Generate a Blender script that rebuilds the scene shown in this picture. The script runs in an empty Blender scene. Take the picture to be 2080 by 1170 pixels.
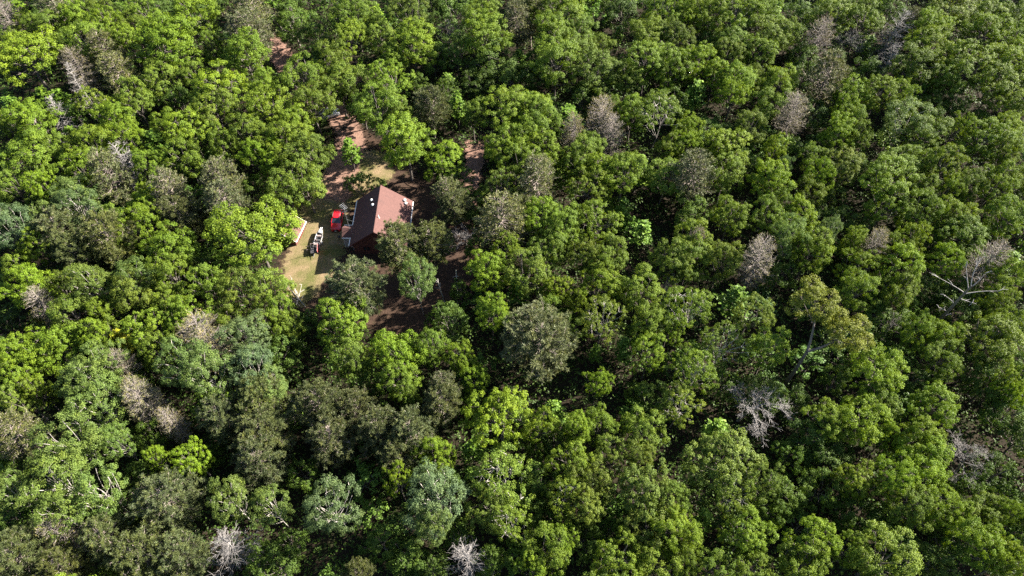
import bpy, math, random
import numpy as np
from mathutils import Vector

# ------------------------------------------------------------------ camera, sky, sun
SC = bpy.context.scene
COL = SC.collection
CAM_H, F_PX, PITCH = 100.0, 1387.0, math.radians(54)
cam_data = bpy.data.cameras.new("camera")
cam_data.sensor_width = 36.0
cam_data.lens = 36.0 * F_PX / 2080.0
cam_data.clip_start, cam_data.clip_end = 1.0, 3000.0
cam = bpy.data.objects.new("camera", cam_data)
COL.objects.link(cam)
cam.location = (0, 0, CAM_H)
cam.rotation_euler = (math.radians(90) - PITCH, 0, 0)
SC.camera = cam

SUN_EL, SUN_AZ = math.radians(30), math.radians(21)      # azimuth counted from +X towards +Y
SUN_DIR = Vector((math.cos(SUN_EL) * math.cos(SUN_AZ), math.cos(SUN_EL) * math.sin(SUN_AZ), math.sin(SUN_EL)))
world = bpy.data.worlds.new("World")
SC.world = world
world.use_nodes = True
wn = world.node_tree.nodes
bg = wn["Background"]
sky = wn.new("ShaderNodeTexSky")
sky.sky_type = 'NISHITA'
sky.sun_disc = False
sky.sun_elevation = SUN_EL
sky.sun_rotation = math.pi / 2 - SUN_AZ
world.node_tree.links.new(sky.outputs[0], bg.inputs[0])
bg.inputs[1].default_value = 0.05
sun_data = bpy.data.lights.new("sun", 'SUN')
sun_data.energy = 5.0
sun_data.angle = math.radians(0.5)
sun_data.color = (1.0, 0.93, 0.82)
sun = bpy.data.objects.new("sun", sun_data)
COL.objects.link(sun)
sun.rotation_euler = SUN_DIR.to_track_quat('Z', 'Y').to_euler()
sun.location = (60, 60, 120)
SC.view_settings.view_transform = 'Standard'
SC.view_settings.look = 'None'
SC.view_settings.exposure = 2.5
SC.view_settings.gamma = 1.0
SC.cycles.max_bounces = 6
SC.cycles.diffuse_bounces = 3
SC.cycles.glossy_bounces = 2
SC.cycles.transmission_bounces = 4
SC.cycles.use_denoising = False

# ------------------------------------------------------------------ survey: a photo point to its place on the land
_fw = np.array([0, math.cos(PITCH), -math.sin(PITCH)])
_rt = np.array([1.0, 0, 0])
_up = np.cross(_rt, _fw)
def place(x, y, z=0.0):
    d = _fw * F_PX + _rt * (x - 1040) - _up * (y - 585)
    return np.array([0, 0, CAM_H]) + d * ((z - CAM_H) / d[2])
def px_per_m(P):
    return F_PX / ((np.array(P) - [0, 0, CAM_H]) @ _fw)
def photo_xy(P):
    v = np.array(P) - [0, 0, CAM_H]
    z = v @ _fw
    return 1040 + F_PX * (v @ _rt) / z, 585 - F_PX * (v @ _up) / z

# ------------------------------------------------------------------ materials
def mat(name):
    m = bpy.data.materials.new(name)
    m.use_nodes = True
    nt = m.node_tree
    return m, nt, nt.nodes, nt.links, nt.nodes["Principled BSDF"]

def noise(nt, scale, detail=4, rough=.6, coord=None):
    n = nt.nodes.new("ShaderNodeTexNoise")
    n.inputs["Scale"].default_value = scale
    n.inputs["Detail"].default_value = detail
    n.inputs["Roughness"].default_value = rough
    if coord is None:
        coord = nt.nodes.new("ShaderNodeTexCoord").outputs["Object"]
    nt.links.new(coord, n.inputs["Vector"])
    return n.outputs["Fac"]

def ramp(nt, fac, stops):
    r = nt.nodes.new("ShaderNodeValToRGB")
    el = r.color_ramp.elements
    while len(el) < len(stops):
        el.new(0.5)
    for e, (p, c) in zip(el, stops):
        e.position = p
        e.color = (*c, 1) if len(c) == 3 else c
    nt.links.new(fac, r.inputs[0])
    return r.outputs[0]

def mix(nt, fac, a, b, mode='MIX'):
    m = nt.nodes.new("ShaderNodeMix")
    m.data_type = 'RGBA'
    m.blend_type = mode
    for s, v in ((m.inputs[0], fac), (m.inputs[6], a), (m.inputs[7], b)):
        if isinstance(v, (int, float)):
            s.default_value = v
        elif isinstance(v, tuple):
            s.default_value = (*v, 1)
        else:
            nt.links.new(v, s)
    return m.outputs[2]

def math_node(nt, op, a, b=0.0):
    m = nt.nodes.new("ShaderNodeMath")
    m.operation = op
    for s, v in ((m.inputs[0], a), (m.inputs[1], b)):
        if isinstance(v, (int, float)):
            s.default_value = v
        else:
            nt.links.new(v, s)
    return m.outputs[0]

def leaf_material(name, translucency=.27, rough=.55, spec=.2):
    m, nt, N, L, p = mat(name)
    info = N.new("ShaderNodeObjectInfo")
    geo = N.new("ShaderNodeNewGeometry")
    att = N.new("ShaderNodeAttribute")
    att.attribute_name = "tone"
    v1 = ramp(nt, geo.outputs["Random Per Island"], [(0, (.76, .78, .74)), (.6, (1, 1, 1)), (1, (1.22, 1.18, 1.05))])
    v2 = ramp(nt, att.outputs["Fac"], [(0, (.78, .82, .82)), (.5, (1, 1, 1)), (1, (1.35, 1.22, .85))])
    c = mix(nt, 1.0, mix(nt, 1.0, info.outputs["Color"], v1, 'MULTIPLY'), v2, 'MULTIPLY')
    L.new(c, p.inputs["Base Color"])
    p.inputs["Roughness"].default_value = rough
    p.inputs["Specular IOR Level"].default_value = spec
    tr = N.new("ShaderNodeBsdfTranslucent")
    L.new(mix(nt, 1.0, c, (1.25, 1.2, .55), 'MULTIPLY'), tr.inputs[0])
    mx = N.new("ShaderNodeMixShader")
    mx.inputs[0].default_value = translucency
    L.new(p.outputs[0], mx.inputs[1])
    L.new(tr.outputs[0], mx.inputs[2])
    L.new(mx.outputs[0], N["Material Output"].inputs[0])
    return m

def simple(name, col, rough=.6, metal=0.0, var=.25, scale=3.0, spec=.4, coat=0.0, bump=0.0):
    m, nt, N, L, p = mat(name)
    f = noise(nt, scale, 5)
    lo = tuple(c * (1 - var) for c in col)
    hi = tuple(min(1, c * (1 + var)) for c in col)
    L.new(ramp(nt, f, [(.3, lo), (.7, hi)]), p.inputs["Base Color"])
    p.inputs["Roughness"].default_value = rough
    p.inputs["Metallic"].default_value = metal
    p.inputs["Specular IOR Level"].default_value = spec
    p.inputs["Coat Weight"].default_value = coat
    if bump:
        b = N.new("ShaderNodeBump")
        b.inputs["Strength"].default_value = bump
        L.new(noise(nt, scale * 4, 4), b.inputs["Height"])
        L.new(b.outputs[0], p.inputs["Normal"])
    return m

M_LEAF = leaf_material("broad_leaf")
M_NEEDLE = leaf_material("pine_needle", .12, .55, .25)
def bark_material(name, a, b):
    m, nt, N, L, p = mat(name)
    info = N.new("ShaderNodeObjectInfo")
    tc = N.new("ShaderNodeTexCoord").outputs["Object"]
    f = noise(nt, 2.2, 5, .7, tc)
    c = ramp(nt, f, [(.3, a), (.7, b)])
    sc = N.new("ShaderNodeMapRange")
    L.new(info.outputs["Random"], sc.inputs[0])
    sc.inputs[3].default_value = .75
    sc.inputs[4].default_value = 1.2
    mm = N.new("ShaderNodeVectorMath")
    mm.operation = 'SCALE'
    L.new(c, mm.inputs[0])
    L.new(sc.outputs[0], mm.inputs[3])
    L.new(mm.outputs[0], p.inputs["Base Color"])
    p.inputs["Roughness"].default_value = .85
    p.inputs["Specular IOR Level"].default_value = .2
    return m
M_BARK = bark_material("grey_brown_bark", (.055, .047, .040), (.15, .13, .115))
M_PINEBARK = bark_material("pine_bark", (.16, .125, .105), (.34, .29, .26))
M_PALEBARK = bark_material("pale_bark", (.26, .24, .21), (.50, .47, .43))
M_MIDBARK = bark_material("light_grey_bark", (.19, .17, .15), (.38, .35, .32))
M_DEADWOOD = bark_material("weathered_dead_wood", (.15, .137, .13), (.30, .28, .265))
M_BROWNWOOD = bark_material("brown_dead_twigs", (.13, .11, .10), (.27, .235, .21))

# ------------------------------------------------------------------ mesh helpers
def build(name, parts, materials, parent=None, smooth=False, tone=None, link=True):
    """parts: list of (verts (n,3), faces (m,k), material index)"""
    V, loops, starts, totals, mids, off, lo = [], [], [], [], [], 0, 0
    for v, f, mi in parts:
        v = np.asarray(v, float).reshape(-1, 3)
        if len(v) == 0:
            continue
        V.append(v)
        groups = [np.asarray(f)] if isinstance(f, np.ndarray) else [np.array([q]) for q in f]
        for g in groups:
            k = g.shape[1]
            loops.append((g + off).ravel())
            starts.append(lo + np.arange(len(g)) * k)
            totals.append(np.full(len(g), k))
            mids.append(np.full(len(g), mi))
            lo += g.size
        off += len(v)
    V = np.concatenate(V)
    loops = np.concatenate(loops)
    starts = np.concatenate(starts)
    totals = np.concatenate(totals)
    mids = np.concatenate(mids)
    me = bpy.data.meshes.new(name)
    me.vertices.add(len(V))
    me.vertices.foreach_set("co", V.astype(np.float32).ravel())
    me.loops.add(len(loops))
    me.loops.foreach_set("vertex_index", loops.astype(np.int32))
    me.polygons.add(len(starts))
    me.polygons.foreach_set("loop_start", starts.astype(np.int32))
    me.polygons.foreach_set("loop_total", totals.astype(np.int32))
    me.polygons.foreach_set("material_index", mids.astype(np.int32))
    me.polygons.foreach_set("use_smooth", np.full(len(starts), bool(smooth)))
    for m in (materials if isinstance(materials, (list, tuple)) else [materials]):
        me.materials.append(m)
    if tone is not None:
        a = me.attributes.new("tone", 'FLOAT', 'FACE')
        a.data.foreach_set("value", np.asarray(tone, np.float32))
    me.update(calc_edges=True)
    o = bpy.data.objects.new(name, me)
    if link:
        COL.objects.link(o)
    if parent is not None:
        o.parent = parent
    return o

def unit(v):
    v = np.asarray(v, float)
    return v / np.maximum(np.linalg.norm(v, axis=-1, keepdims=True), 1e-9)

def rand_dirs(rng, n):
    return unit(rng.normal(size=(n, 3)))

def leaves(rng, c, nrm, length, aspect=.62, fold=.12):
    n = len(c)
    nrm = unit(nrm)
    t = unit(np.cross(nrm, rand_dirs(rng, n)))
    b = np.cross(nrm, t)
    L = np.broadcast_to(length, n)[:, None] * rng.uniform(.7, 1.25, (n, 1))
    v = np.empty((n, 4, 3))
    v[:, 0] = c - t * L * .5
    v[:, 1] = c + b * L * aspect * .5 + nrm * L * fold
    v[:, 2] = c + t * L * .5
    v[:, 3] = c - b * L * aspect * .5 + nrm * L * fold
    return v.reshape(-1, 3), np.arange(n * 4).reshape(-1, 4)

def tubes(lines, sides=5):
    """lines: list of (points (k,3), radii (k,)) -> verts, quad faces"""
    V, Fa, off = [], [], 0
    ang = np.arange(sides) * 2 * math.pi / sides
    ca, sa = np.cos(ang), np.sin(ang)
    for pts, rad in lines:
        pts = np.asarray(pts, float)
        rad = np.asarray(rad, float)
        k = len(pts)
        d = np.gradient(pts, axis=0)
        d = unit(d)
        ref = np.array([0, 0, 1.0]) if abs(d[0, 2]) < .85 else np.array([1.0, 0, 0])
        u = unit(np.cross(d, ref))
        w = np.cross(d, u)
        ring = pts[:, None] + rad[:, None, None] * (u[:, None] * ca[None, :, None] + w[:, None] * sa[None, :, None])
        V.append(ring.reshape(-1, 3))
        i = np.arange(k - 1)[:, None] * sides
        j = np.arange(sides)[None]
        j2 = (j + 1) % sides
        Fa.append(np.stack([i + j, i + j2, i + sides + j2, i + sides + j], -1).reshape(-1, 4) + off)
        off += k * sides
    return np.concatenate(V), np.concatenate(Fa)

def curve(a, b, rng, k=5, bend=.12, sag=0.0):
    a, b = np.asarray(a, float), np.asarray(b, float)
    t = np.linspace(0, 1, k)[:, None]
    L = np.linalg.norm(b - a)
    off = rng.normal(size=3) * L * bend
    p = a + (b - a) * t + off * (t * (1 - t)) * 2
    p[:, 2] += sag * L * (t * (1 - t))[:, 0] * 4
    return p

def bx(x0, x1, y0, y1, z0, z1):
    v = np.array([(x, y, z) for z in (z0, z1) for y in (y0, y1) for x in (x0, x1)], float)
    f = np.array([(0, 2, 3, 1), (4, 5, 7, 6), (0, 1, 5, 4), (2, 6, 7, 3), (0, 4, 6, 2), (1, 3, 7, 5)])
    return v, f

def bevel(o, w=.03, seg=2):
    m = o.modifiers.new("bevel", 'BEVEL')
    m.width = w
    m.segments = seg
    m.limit_method = 'ANGLE'
    return o

def empty(name, loc=(0, 0, 0), rz=0.0):
    o = bpy.data.objects.new(name, None)
    o.empty_display_size = .5
    COL.objects.link(o)
    o.location = loc
    o.rotation_euler = (0, 0, rz)
    return o

def tag(o, label=None, cat=None, group=None, kind=None):
    if label: o["label"] = label
    if cat: o["category"] = cat
    if group: o["group"] = group
    if kind: o["kind"] = kind
    return o

# ------------------------------------------------------------------ ground, clearing, road
def in_poly(x, y, poly):
    inside = False
    j = len(poly) - 1
    for i in range(len(poly)):
        xi, yi = poly[i][:2]
        xj, yj = poly[j][:2]
        if (yi > y) != (yj > y) and x < (xj - xi) * (y - yi) / (yj - yi) + xi:
            inside = not inside
        j = i
    return inside

YARD_PX = [(556, 570), (578, 500), (590, 440), (640, 400), (652, 350), (686, 310), (684, 250), (650, 212), (690, 190),
           (745, 262), (800, 300), (862, 372), (930, 352), (955, 300), (985, 300), (985, 345), (945, 440), (990, 480),
           (965, 560), (950, 620), (884, 690), (770, 684), (715, 650), (625, 650), (575, 625)]
YARD = [tuple(place(x, y)[:2]) for x, y in YARD_PX]
LAWN_PX = [(560, 600), (580, 520), (596, 440), (630, 400), (648, 352), (684, 312), (740, 300), (800, 312), (800, 362), (750, 385),
           (712, 420), (708, 500), (672, 560), (640, 610), (600, 632)]
LAWN = [tuple(place(x, y)[:2]) for x, y in LAWN_PX]
ROAD_PX = [(538, 78), (555, 96), (590, 136), (632, 178), (676, 216), (704, 256), (716, 300), (700, 345), (688, 390), (690, 330)]
ROAD = [place(x, y)[:2] for x, y in ROAD_PX]

def poly_dist(P, poly):
    """signed distance (inside positive) of points to a polygon's edge"""
    P = np.asarray(P)
    best = np.full(len(P), 1e9)
    inside = np.array([in_poly(x, y, poly) for x, y in P])
    for i in range(len(poly)):
        a, b = np.array(poly[i]), np.array(poly[(i + 1) % len(poly)])
        ab = b - a
        t = np.clip(((P - a) @ ab) / (ab @ ab), 0, 1)
        best = np.minimum(best, np.linalg.norm(P - (a + t[:, None] * ab), axis=1))
    return np.where(inside, best, -best)

def path_dist(P, path):
    P = np.asarray(P)
    best = np.full(len(P), 1e9)
    for a, b in zip(path[:-1], path[1:]):
        ab = b - a
        t = np.clip(((P - a) @ ab) / (ab @ ab), 0, 1)
        best = np.minimum(best, np.linalg.norm(P - (a + t[:, None] * ab), axis=1))
    return best

def ground_sheet(name, x0, x1, y0, y1, step, z, material, attr=None, keep=None):
    xs = np.arange(x0, x1 + step * .5, step)
    ys = np.arange(y0, y1 + step * .5, step)
    X, Y = np.meshgrid(xs, ys)
    P = np.stack([X.ravel(), Y.ravel(), np.full(X.size, z)], 1)
    nx, ny = len(xs), len(ys)
    i = np.arange(ny - 1)[:, None] * nx + np.arange(nx - 1)[None]
    Fq = np.stack([i, i + 1, i + nx + 1, i + nx], -1).reshape(-1, 4)
    a = attr(P[:, :2]) if attr else None
    if keep is not None:
        ok = keep(a)
        Fq = Fq[ok[Fq].any(1)]
    o = build(name, [(P, Fq, 0)], material, smooth=True)
    if a is not None:
        at = o.data.attributes.new("edge", 'FLOAT', 'POINT')
        at.data.foreach_set("value", a.astype(np.float32))
    tag(o, kind="structure")
    return o

# forest floor
m, nt, N, L, p = mat("leaf_litter_floor")
tc = N.new("ShaderNodeTexCoord").outputs["Object"]
f1 = noise(nt, .25, 6, .65, tc)
f2 = noise(nt, 4.0, 5, .7, tc)
c = ramp(nt, f1, [(.32, (.016, .015, .010)), (.5, (.028, .022, .015)), (.68, (.018, .024, .009))])
L.new(mix(nt, 1.0, c, ramp(nt, f2, [(.3, (.4, .38, .36)), (.7, (1.2, 1.15, 1.1))]), 'MULTIPLY'), p.inputs["Base Color"])
p.inputs["Roughness"].default_value = .95
p.inputs["Specular IOR Level"].default_value = .1
M_FLOOR = m
ground_sheet("ground", -1600, 1600, -700, 1900, 100, 0, M_FLOOR)

def edged(name, colour_fn, soft=2.0):
    """a sheet whose ragged border gives way to the floor below"""
    m, nt, N, L, p = mat(name)
    tc = N.new("ShaderNodeTexCoord").outputs["Object"]
    at = N.new("ShaderNodeAttribute")
    at.attribute_name = "edge"
    n1 = noise(nt, .6, 5, .65, tc)
    e = math_node(nt, 'ADD', math_node(nt, 'DIVIDE', at.outputs["Fac"], soft), math_node(nt, 'MULTIPLY', math_node(nt, 'SUBTRACT', n1, .5), 4.0))
    k = N.new("ShaderNodeMapRange")
    L.new(e, k.inputs[0])
    k.inputs[1].default_value, k.inputs[2].default_value = -.1, .35
    L.new(colour_fn(nt, tc), p.inputs["Base Color"])
    p.inputs["Roughness"].default_value = .95
    p.inputs["Specular IOR Level"].default_value = .1
    b = N.new("ShaderNodeBump")
    b.inputs["Strength"].default_value = .6
    b.inputs["Distance"].default_value = .15
    L.new(noise(nt, 5, 5, .7, tc), b.inputs["Height"])
    L.new(b.outputs[0], p.inputs["Normal"])
    t = N.new("ShaderNodeBsdfTransparent")
    mx = N.new("ShaderNodeMixShader")
    L.new(k.outputs[0], mx.inputs[0])
    L.new(t.outputs[0], mx.inputs[1])
    L.new(p.outputs[0], mx.inputs[2])
    L.new(mx.outputs[0], N["Material Output"].inputs[0])
    return m

def litter_col(nt, tc):
    a = ramp(nt, noise(nt, .35, 6, .7, tc), [(.3, (.032, .021, .016)), (.55, (.056, .036, .026)), (.75, (.042, .041, .018))])
    return mix(nt, 1.0, a, ramp(nt, noise(nt, 3.5, 6, .7, tc), [(.3, (.5, .5, .5)), (.7, (1.4, 1.35, 1.3))]), 'MULTIPLY')
def lawn_col(nt, tc):
    a = ramp(nt, noise(nt, .28, 5, .6, tc), [(.36, (.19, .138, .085)), (.5, (.135, .112, .055)), (.66, (.075, .084, .024))])
    return mix(nt, 1.0, a, ramp(nt, noise(nt, 4.5, 6, .75, tc), [(.3, (.55, .55, .5)), (.7, (1.4, 1.4, 1.35))]), 'MULTIPLY')
def dirt_col(nt, tc):
    a = ramp(nt, noise(nt, .5, 6, .65, tc), [(.3, (.13, .078, .058)), (.6, (.215, .13, .098)), (.8, (.17, .13, .08))])
    return mix(nt, 1.0, a, ramp(nt, noise(nt, 4, 6, .7, tc), [(.3, (.65, .65, .65)), (.7, (1.25, 1.25, 1.25))]), 'MULTIPLY')

ground_sheet("yard_ground", -56, 0, 58, 135, .8, .004, edged("needle_litter", litter_col), lambda P: poly_dist(P, YARD), lambda a: a > -6)
ground_sheet("lawn", -50, -15, 66, 110, .6, .008, edged("dry_lawn", lawn_col, 1.4), lambda P: poly_dist(P, LAWN), lambda a: a > -4)
ground_sheet("dirt_road", -104, -22, 84, 166, .7, .012, edged("red_dirt", dirt_col, 1.5), lambda P: 2.9 - path_dist(P, ROAD), lambda a: a > -3.5)
ground_sheet("bare_soil", -16, 0, 92, 116, .6, .016, edged("pale_soil", dirt_col, 1.2),
             lambda P: 2.0 - path_dist(P, [place(x, y)[:2] for x, y in ((962, 295), (966, 330), (950, 375), (960, 420))]), lambda a: a > -3.5)

# ------------------------------------------------------------------ cabin
def shingle_material(name, a, b, streak):
    m, nt, N, L, p = mat(name)
    tc = N.new("ShaderNodeTexCoord").outputs["Object"]
    br = N.new("ShaderNodeTexBrick")
    br.inputs["Scale"].default_value = 1.0
    br.inputs["Brick Width"].default_value = .34
    br.inputs["Row Height"].default_value = .16
    br.inputs["Mortar Size"].default_value = .012
    br.inputs["Color1"].default_value = (*a, 1)
    br.inputs["Color2"].default_value = (*b, 1)
    br.inputs["Mortar"].default_value = (*(c * .55 for c in a), 1)
    mp = N.new("ShaderNodeMapping")
    mp.inputs["Rotation"].default_value = (0, 0, math.pi / 2)
    L.new(tc, mp.inputs[0])
    L.new(mp.outputs[0], br.inputs["Vector"])
    mp2 = N.new("ShaderNodeMapping")
    mp2.inputs["Scale"].default_value = (.25, 2.2, .25)
    L.new(tc, mp2.inputs[0])
    st = noise(nt, .8, 5, .6, mp2.outputs[0])
    c = mix(nt, ramp(nt, st, [(.5, (0, 0, 0)), (.75, (.7, .7, .7))]), br.outputs["Color"], streak)
    c = mix(nt, 1.0, c, ramp(nt, noise(nt, 9, 4, .7, tc), [(.3, (.85, .85, .85)), (.7, (1.15, 1.15, 1.15))]), 'MULTIPLY')
    L.new(c, p.inputs["Base Color"])
    p.inputs["Roughness"].default_value = .9
    p.inputs["Specular IOR Level"].default_value = .25
    return m
M_SHINGLE = shingle_material("brown_red_shingles", (.088, .044, .039), (.105, .053, .046), (.062, .035, .032))
M_SHEDROOF = shingle_material("light_streaked_red_roofing", (.095, .048, .039), (.11, .056, .045), (.17, .115, .10))  # pale streaks paint in light falling through the trees
M_WHITE = simple("white_paint", (.58, .57, .55), .55, var=.12)
M_TRIM = simple("dark_red_trim", (.10, .025, .022), .6, var=.2)
M_SIDING = simple("dark_red_siding", (.085, .030, .026), .8, var=.25, scale=1.5)
M_GLASS = simple("dark_glass", (.02, .025, .03), .06, var=.1, spec=.8)
M_GALV = simple("galvanised_metal", (.34, .34, .35), .4, .7, var=.15)
M_CONC = simple("concrete", (.28, .26, .24), .9, var=.2)
M_WOODDECK = simple("grey_deck_wood", (.24, .20, .17), .85, var=.3)

RX, RH, SL, Y0, Y1, XL, XR = -24.8, 7.0, .784, 80.0, 91.6, -29.95, -19.25
def zroof(x):
    return RH - SL * abs(x - RX)
def slab(p, q, y0, y1, t):
    """a sloping roof slab between two (x, z) points, t thick, lying below the line"""
    v = np.array([(x, y, z + dz) for dz in (-t, 0) for y in (y0, y1) for x, z in (p, q)], float)
    return v, bx(0, 1, 0, 1, 0, 1)[1]
cabin = tag(empty("cabin", (RX, (Y0 + Y1) / 2, 0)), "cabin with a steep brown-red shingle roof standing in the clearing", "cabin")
OC = np.array([RX, (Y0 + Y1) / 2, 0])
def cpart(name, parts, m, parent=None, smooth=False):
    return build(name, [(np.asarray(v) - OC, f, mi) for v, f, mi in parts], m, parent or cabin, smooth)
wl, wr, wf, wb = XL + .55, XR - .55, Y0 + .55, Y1 - .5
wv = []
for y in (wf, wb):
    wv += [(wl, y, 0), (wr, y, 0), (wr, y, zroof(wr) - .2), (RX, y, RH - .2), (wl, y, zroof(wl) - .2)]
cpart("wall", [(wv, [(0, 1, 2, 3, 4), (9, 8, 7, 6, 5), (0, 4, 9, 5), (1, 6, 7, 2)], 0)], M_SIDING)
rp = []
for xa in (XL, XR):
    v, f = slab((xa, zroof(xa)), (RX, RH), Y0, Y1, .16)
    rp.append((v, f, 0))
roof = cpart("roof", rp, M_SHINGLE)
v, f = tubes([(np.array([(RX, Y0 - .02, RH + .01), (RX, Y1 + .02, RH + .01)]), np.array([.09, .09]))], 6)
cpart("ridge_cap", [(v, f, 0)], M_SHINGLE, roof)
for xa in (XL, XR):
    v, f = slab((xa, zroof(xa) - .03), (RX, RH - .03), Y0 - .05, Y0 - .003, .24)
    cpart("barge_board", [(v, f, 0)], M_TRIM, roof)
    v, f = slab((xa, zroof(xa) - .03), (RX, RH - .03), Y1 + .003, Y1 + .05, .24)
    cpart("barge_board", [(v, f, 0)], M_TRIM, roof)
def gutter(x0, x1, y0, y1, z):
    return [(*bx(x0, x1, y0, y1, z - .13, z), 0)]
zl, zr = zroof(XL), zroof(XR)
PY0, PY1, PX = 82.1, 85.15, -31.6           # entry porch
cpart("gutter", gutter(XL - .16, XL - .01, Y0 + .1, PY0 - .02, zl - .02), M_WHITE, roof)
cpart("gutter", gutter(XL - .16, XL - .01, PY1 + .02, Y1 - .1, zl - .02), M_WHITE, roof)
cpart("gutter", gutter(XR + .01, XR + .15, Y0 + .1, Y1 - .1, zr - .02), M_WHITE, roof)
# porch roof: a small gable running out from the long eave
pm, pz, pe = (PY0 + PY1) / 2, zl + 1.0, zl - .12
def porch_slope(ya):
    x1a, x1r = XL + .1, RX - (RH - pz) / SL - .1
    top = [(PX, ya, pe), (PX, pm, pz), (x1r, pm, pz), (x1a, ya, pe)]
    v = np.array(top + [(x, y, z - .12) for x, y, z in top])
    return v, np.array([(0, 1, 2, 3), (7, 6, 5, 4), (0, 4, 5, 1), (1, 5, 6, 2), (2, 6, 7, 3), (3, 7, 4, 0)])
pr_ = [(*porch_slope(PY0), 0), (*porch_slope(PY1), 0)]
porch = cpart("porch_roof", pr_, M_SHINGLE)
cpart("gutter", gutter(PX, XL - .2, PY0 - .14, PY0 - .01, pe + .03), M_WHITE, porch)
cpart("gutter", gutter(PX, XL - .2, PY1 + .01, PY1 + .14, pe + .03), M_WHITE, porch)
for y in (PY0 + .2, PY1 - .2):
    cpart("porch_post", [(*bx(PX + .1, PX + .22, y - .06, y + .06, .25, pe - .05), 0)], M_WHITE)
cpart("porch_deck", [(*bx(PX, wl - .003, PY0 + .05, PY1 - .05, 0, .25), 0), (*bx(PX - .35, PX - .003, PY0 + .6, PY1 - .6, 0, .12), 0)], M_WOODDECK)
d = cpart("door", [(*bx(wl - .05, wl - .002, pm - .46, pm + .46, .27, 2.3), 0)], M_WHITE)
v, f = tubes([(np.array([(wl - .06, pm - .36, 1.2), (wl - .14, pm - .36, 1.2)]), np.array([.035, .035]))], 8)
cpart("handle", [(v, f, 0)], M_GALV, d)
def window(x, y, z, w, h, axis):
    """axis 'y': in a wall facing -y; 'x': in a wall facing -x"""
    t = .07
    fr = []
    for a0, a1, b0, b1 in ((-w / 2, w / 2, -h / 2, -h / 2 + t), (-w / 2, w / 2, h / 2 - t, h / 2), (-w / 2, -w / 2 + t, -h / 2 + t, h / 2 - t),
                           (w / 2 - t, w / 2, -h / 2 + t, h / 2 - t), (-t / 2, t / 2, -h / 2 + t, h / 2 - t)):
        fr.append((*(bx(x + a0, x + a1, y - .05, y - .002, z + b0, z + b1) if axis == 'y' else bx(x - .05, x - .002, y + a0, y + a1, z + b0, z + b1)), 0))
    wo = cpart("window", fr, M_WHITE if axis == 'x' else M_TRIM)
    g = bx(x - w / 2 + t, x + w / 2 - t, y - .02, y - .001, z - h / 2 + t, z + h / 2 - t) if axis == 'y' else bx(x - .02, x - .001, y - w / 2 + t, y + w / 2 - t, z - h / 2 + t, z + h / 2 - t)
    cpart("pane", [(*g, 0)], M_GLASS, wo)
for x, z in ((-27, 1.6), (-22.2, 1.6), (RX, 4.3)):
    window(x, wf, z, 1.3, 1.2, 'y')
for y in (81.2, 87.2, 89.6):
    window(wl, y, 1.6, 1.2, 1.1, 'x')
def on_slope(px, py):
    z = 5.5
    for _ in range(30):
        P = place(px, py, z)
        z = zroof(P[0])
    return np.array([P[0], P[1], z])
def lathe(prof, n=12):
    a = np.arange(n) * 2 * math.pi / n
    v = np.concatenate([np.column_stack([r * np.cos(a), r * np.sin(a), np.full(n, z)]) for r, z in prof])
    q = []
    for i in range(len(prof) - 1):
        for j in range(n):
            q.append((i * n + j, i * n + (j + 1) % n, (i + 1) * n + (j + 1) % n, (i + 1) * n + j))
    return v, np.array(q)
for px, py in ((755.5, 408.5), (757.5, 418), (822, 408.5), (824.5, 415)):
    b = on_slope(px, py)
    v, f = lathe([(.01, -.15), (.14, -.15), (.14, .22), (.30, .24), (.33, .32), (.24, .44), (.01, .48)])
    cpart("roof_vent", [(v + b, f, 0)], M_WHITE, smooth=True)
b = on_slope(769.5, 442)
v, f = lathe([(.01, -.15), (.20, -.10), (.07, .12), (.06, .65), (.01, .66)], 10)
cpart("vent_pipe", [(v + b, f, 0)], M_WHITE, smooth=True)
# television mast at the porch
ax_, ay_ = -30.15, pm - .2
v, f = tubes([(np.array([(ax_, ay_, .0), (ax_, ay_, 10.2)]), np.array([.045, .035]))], 6)
mast = cpart("antenna_mast", [(v, f, 0)], M_GALV)
ln = []
bd = np.array([.75, -.66, 0.0])
ln.append((np.array([np.array([ax_, ay_, 10.0]) - bd * .6, np.array([ax_, ay_, 10.0]) + bd * .9]), np.array([.04, .03])))
for i in range(5):
    t = -.55 + i * .34
    c_ = np.array([ax_, ay_, 10.0]) + bd * t
    wv_ = np.array([.66, .75, 0]) * (.55 - .04 * i)
    ln.append((np.array([c_ - wv_, c_ + wv_]), np.array([.013, .013])))
for z in (9.3, 8.6):
    ln.append((np.array([(ax_ - .45, ay_ - .2, z), (ax_ + .45, ay_ + .2, z)]), np.array([.03, .03])))
v, f = tubes(ln, 4)
cpart("antenna", [(v, f, 0)], M_GALV, mast)
ln = [(np.array([(ax_, ay_, 6.5), (XL + .8, ay_ + 1.8, zroof(XL + .8))]), np.array([.012, .012])), (np.array([(ax_, ay_, 6.5), (XL + .8, ay_ - 1.8, zroof(XL + .8))]), np.array([.012, .012]))]
v, f = tubes(ln, 3)
cpart("guy_wire", [(v, f, 0)], M_GALV, mast)

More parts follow.
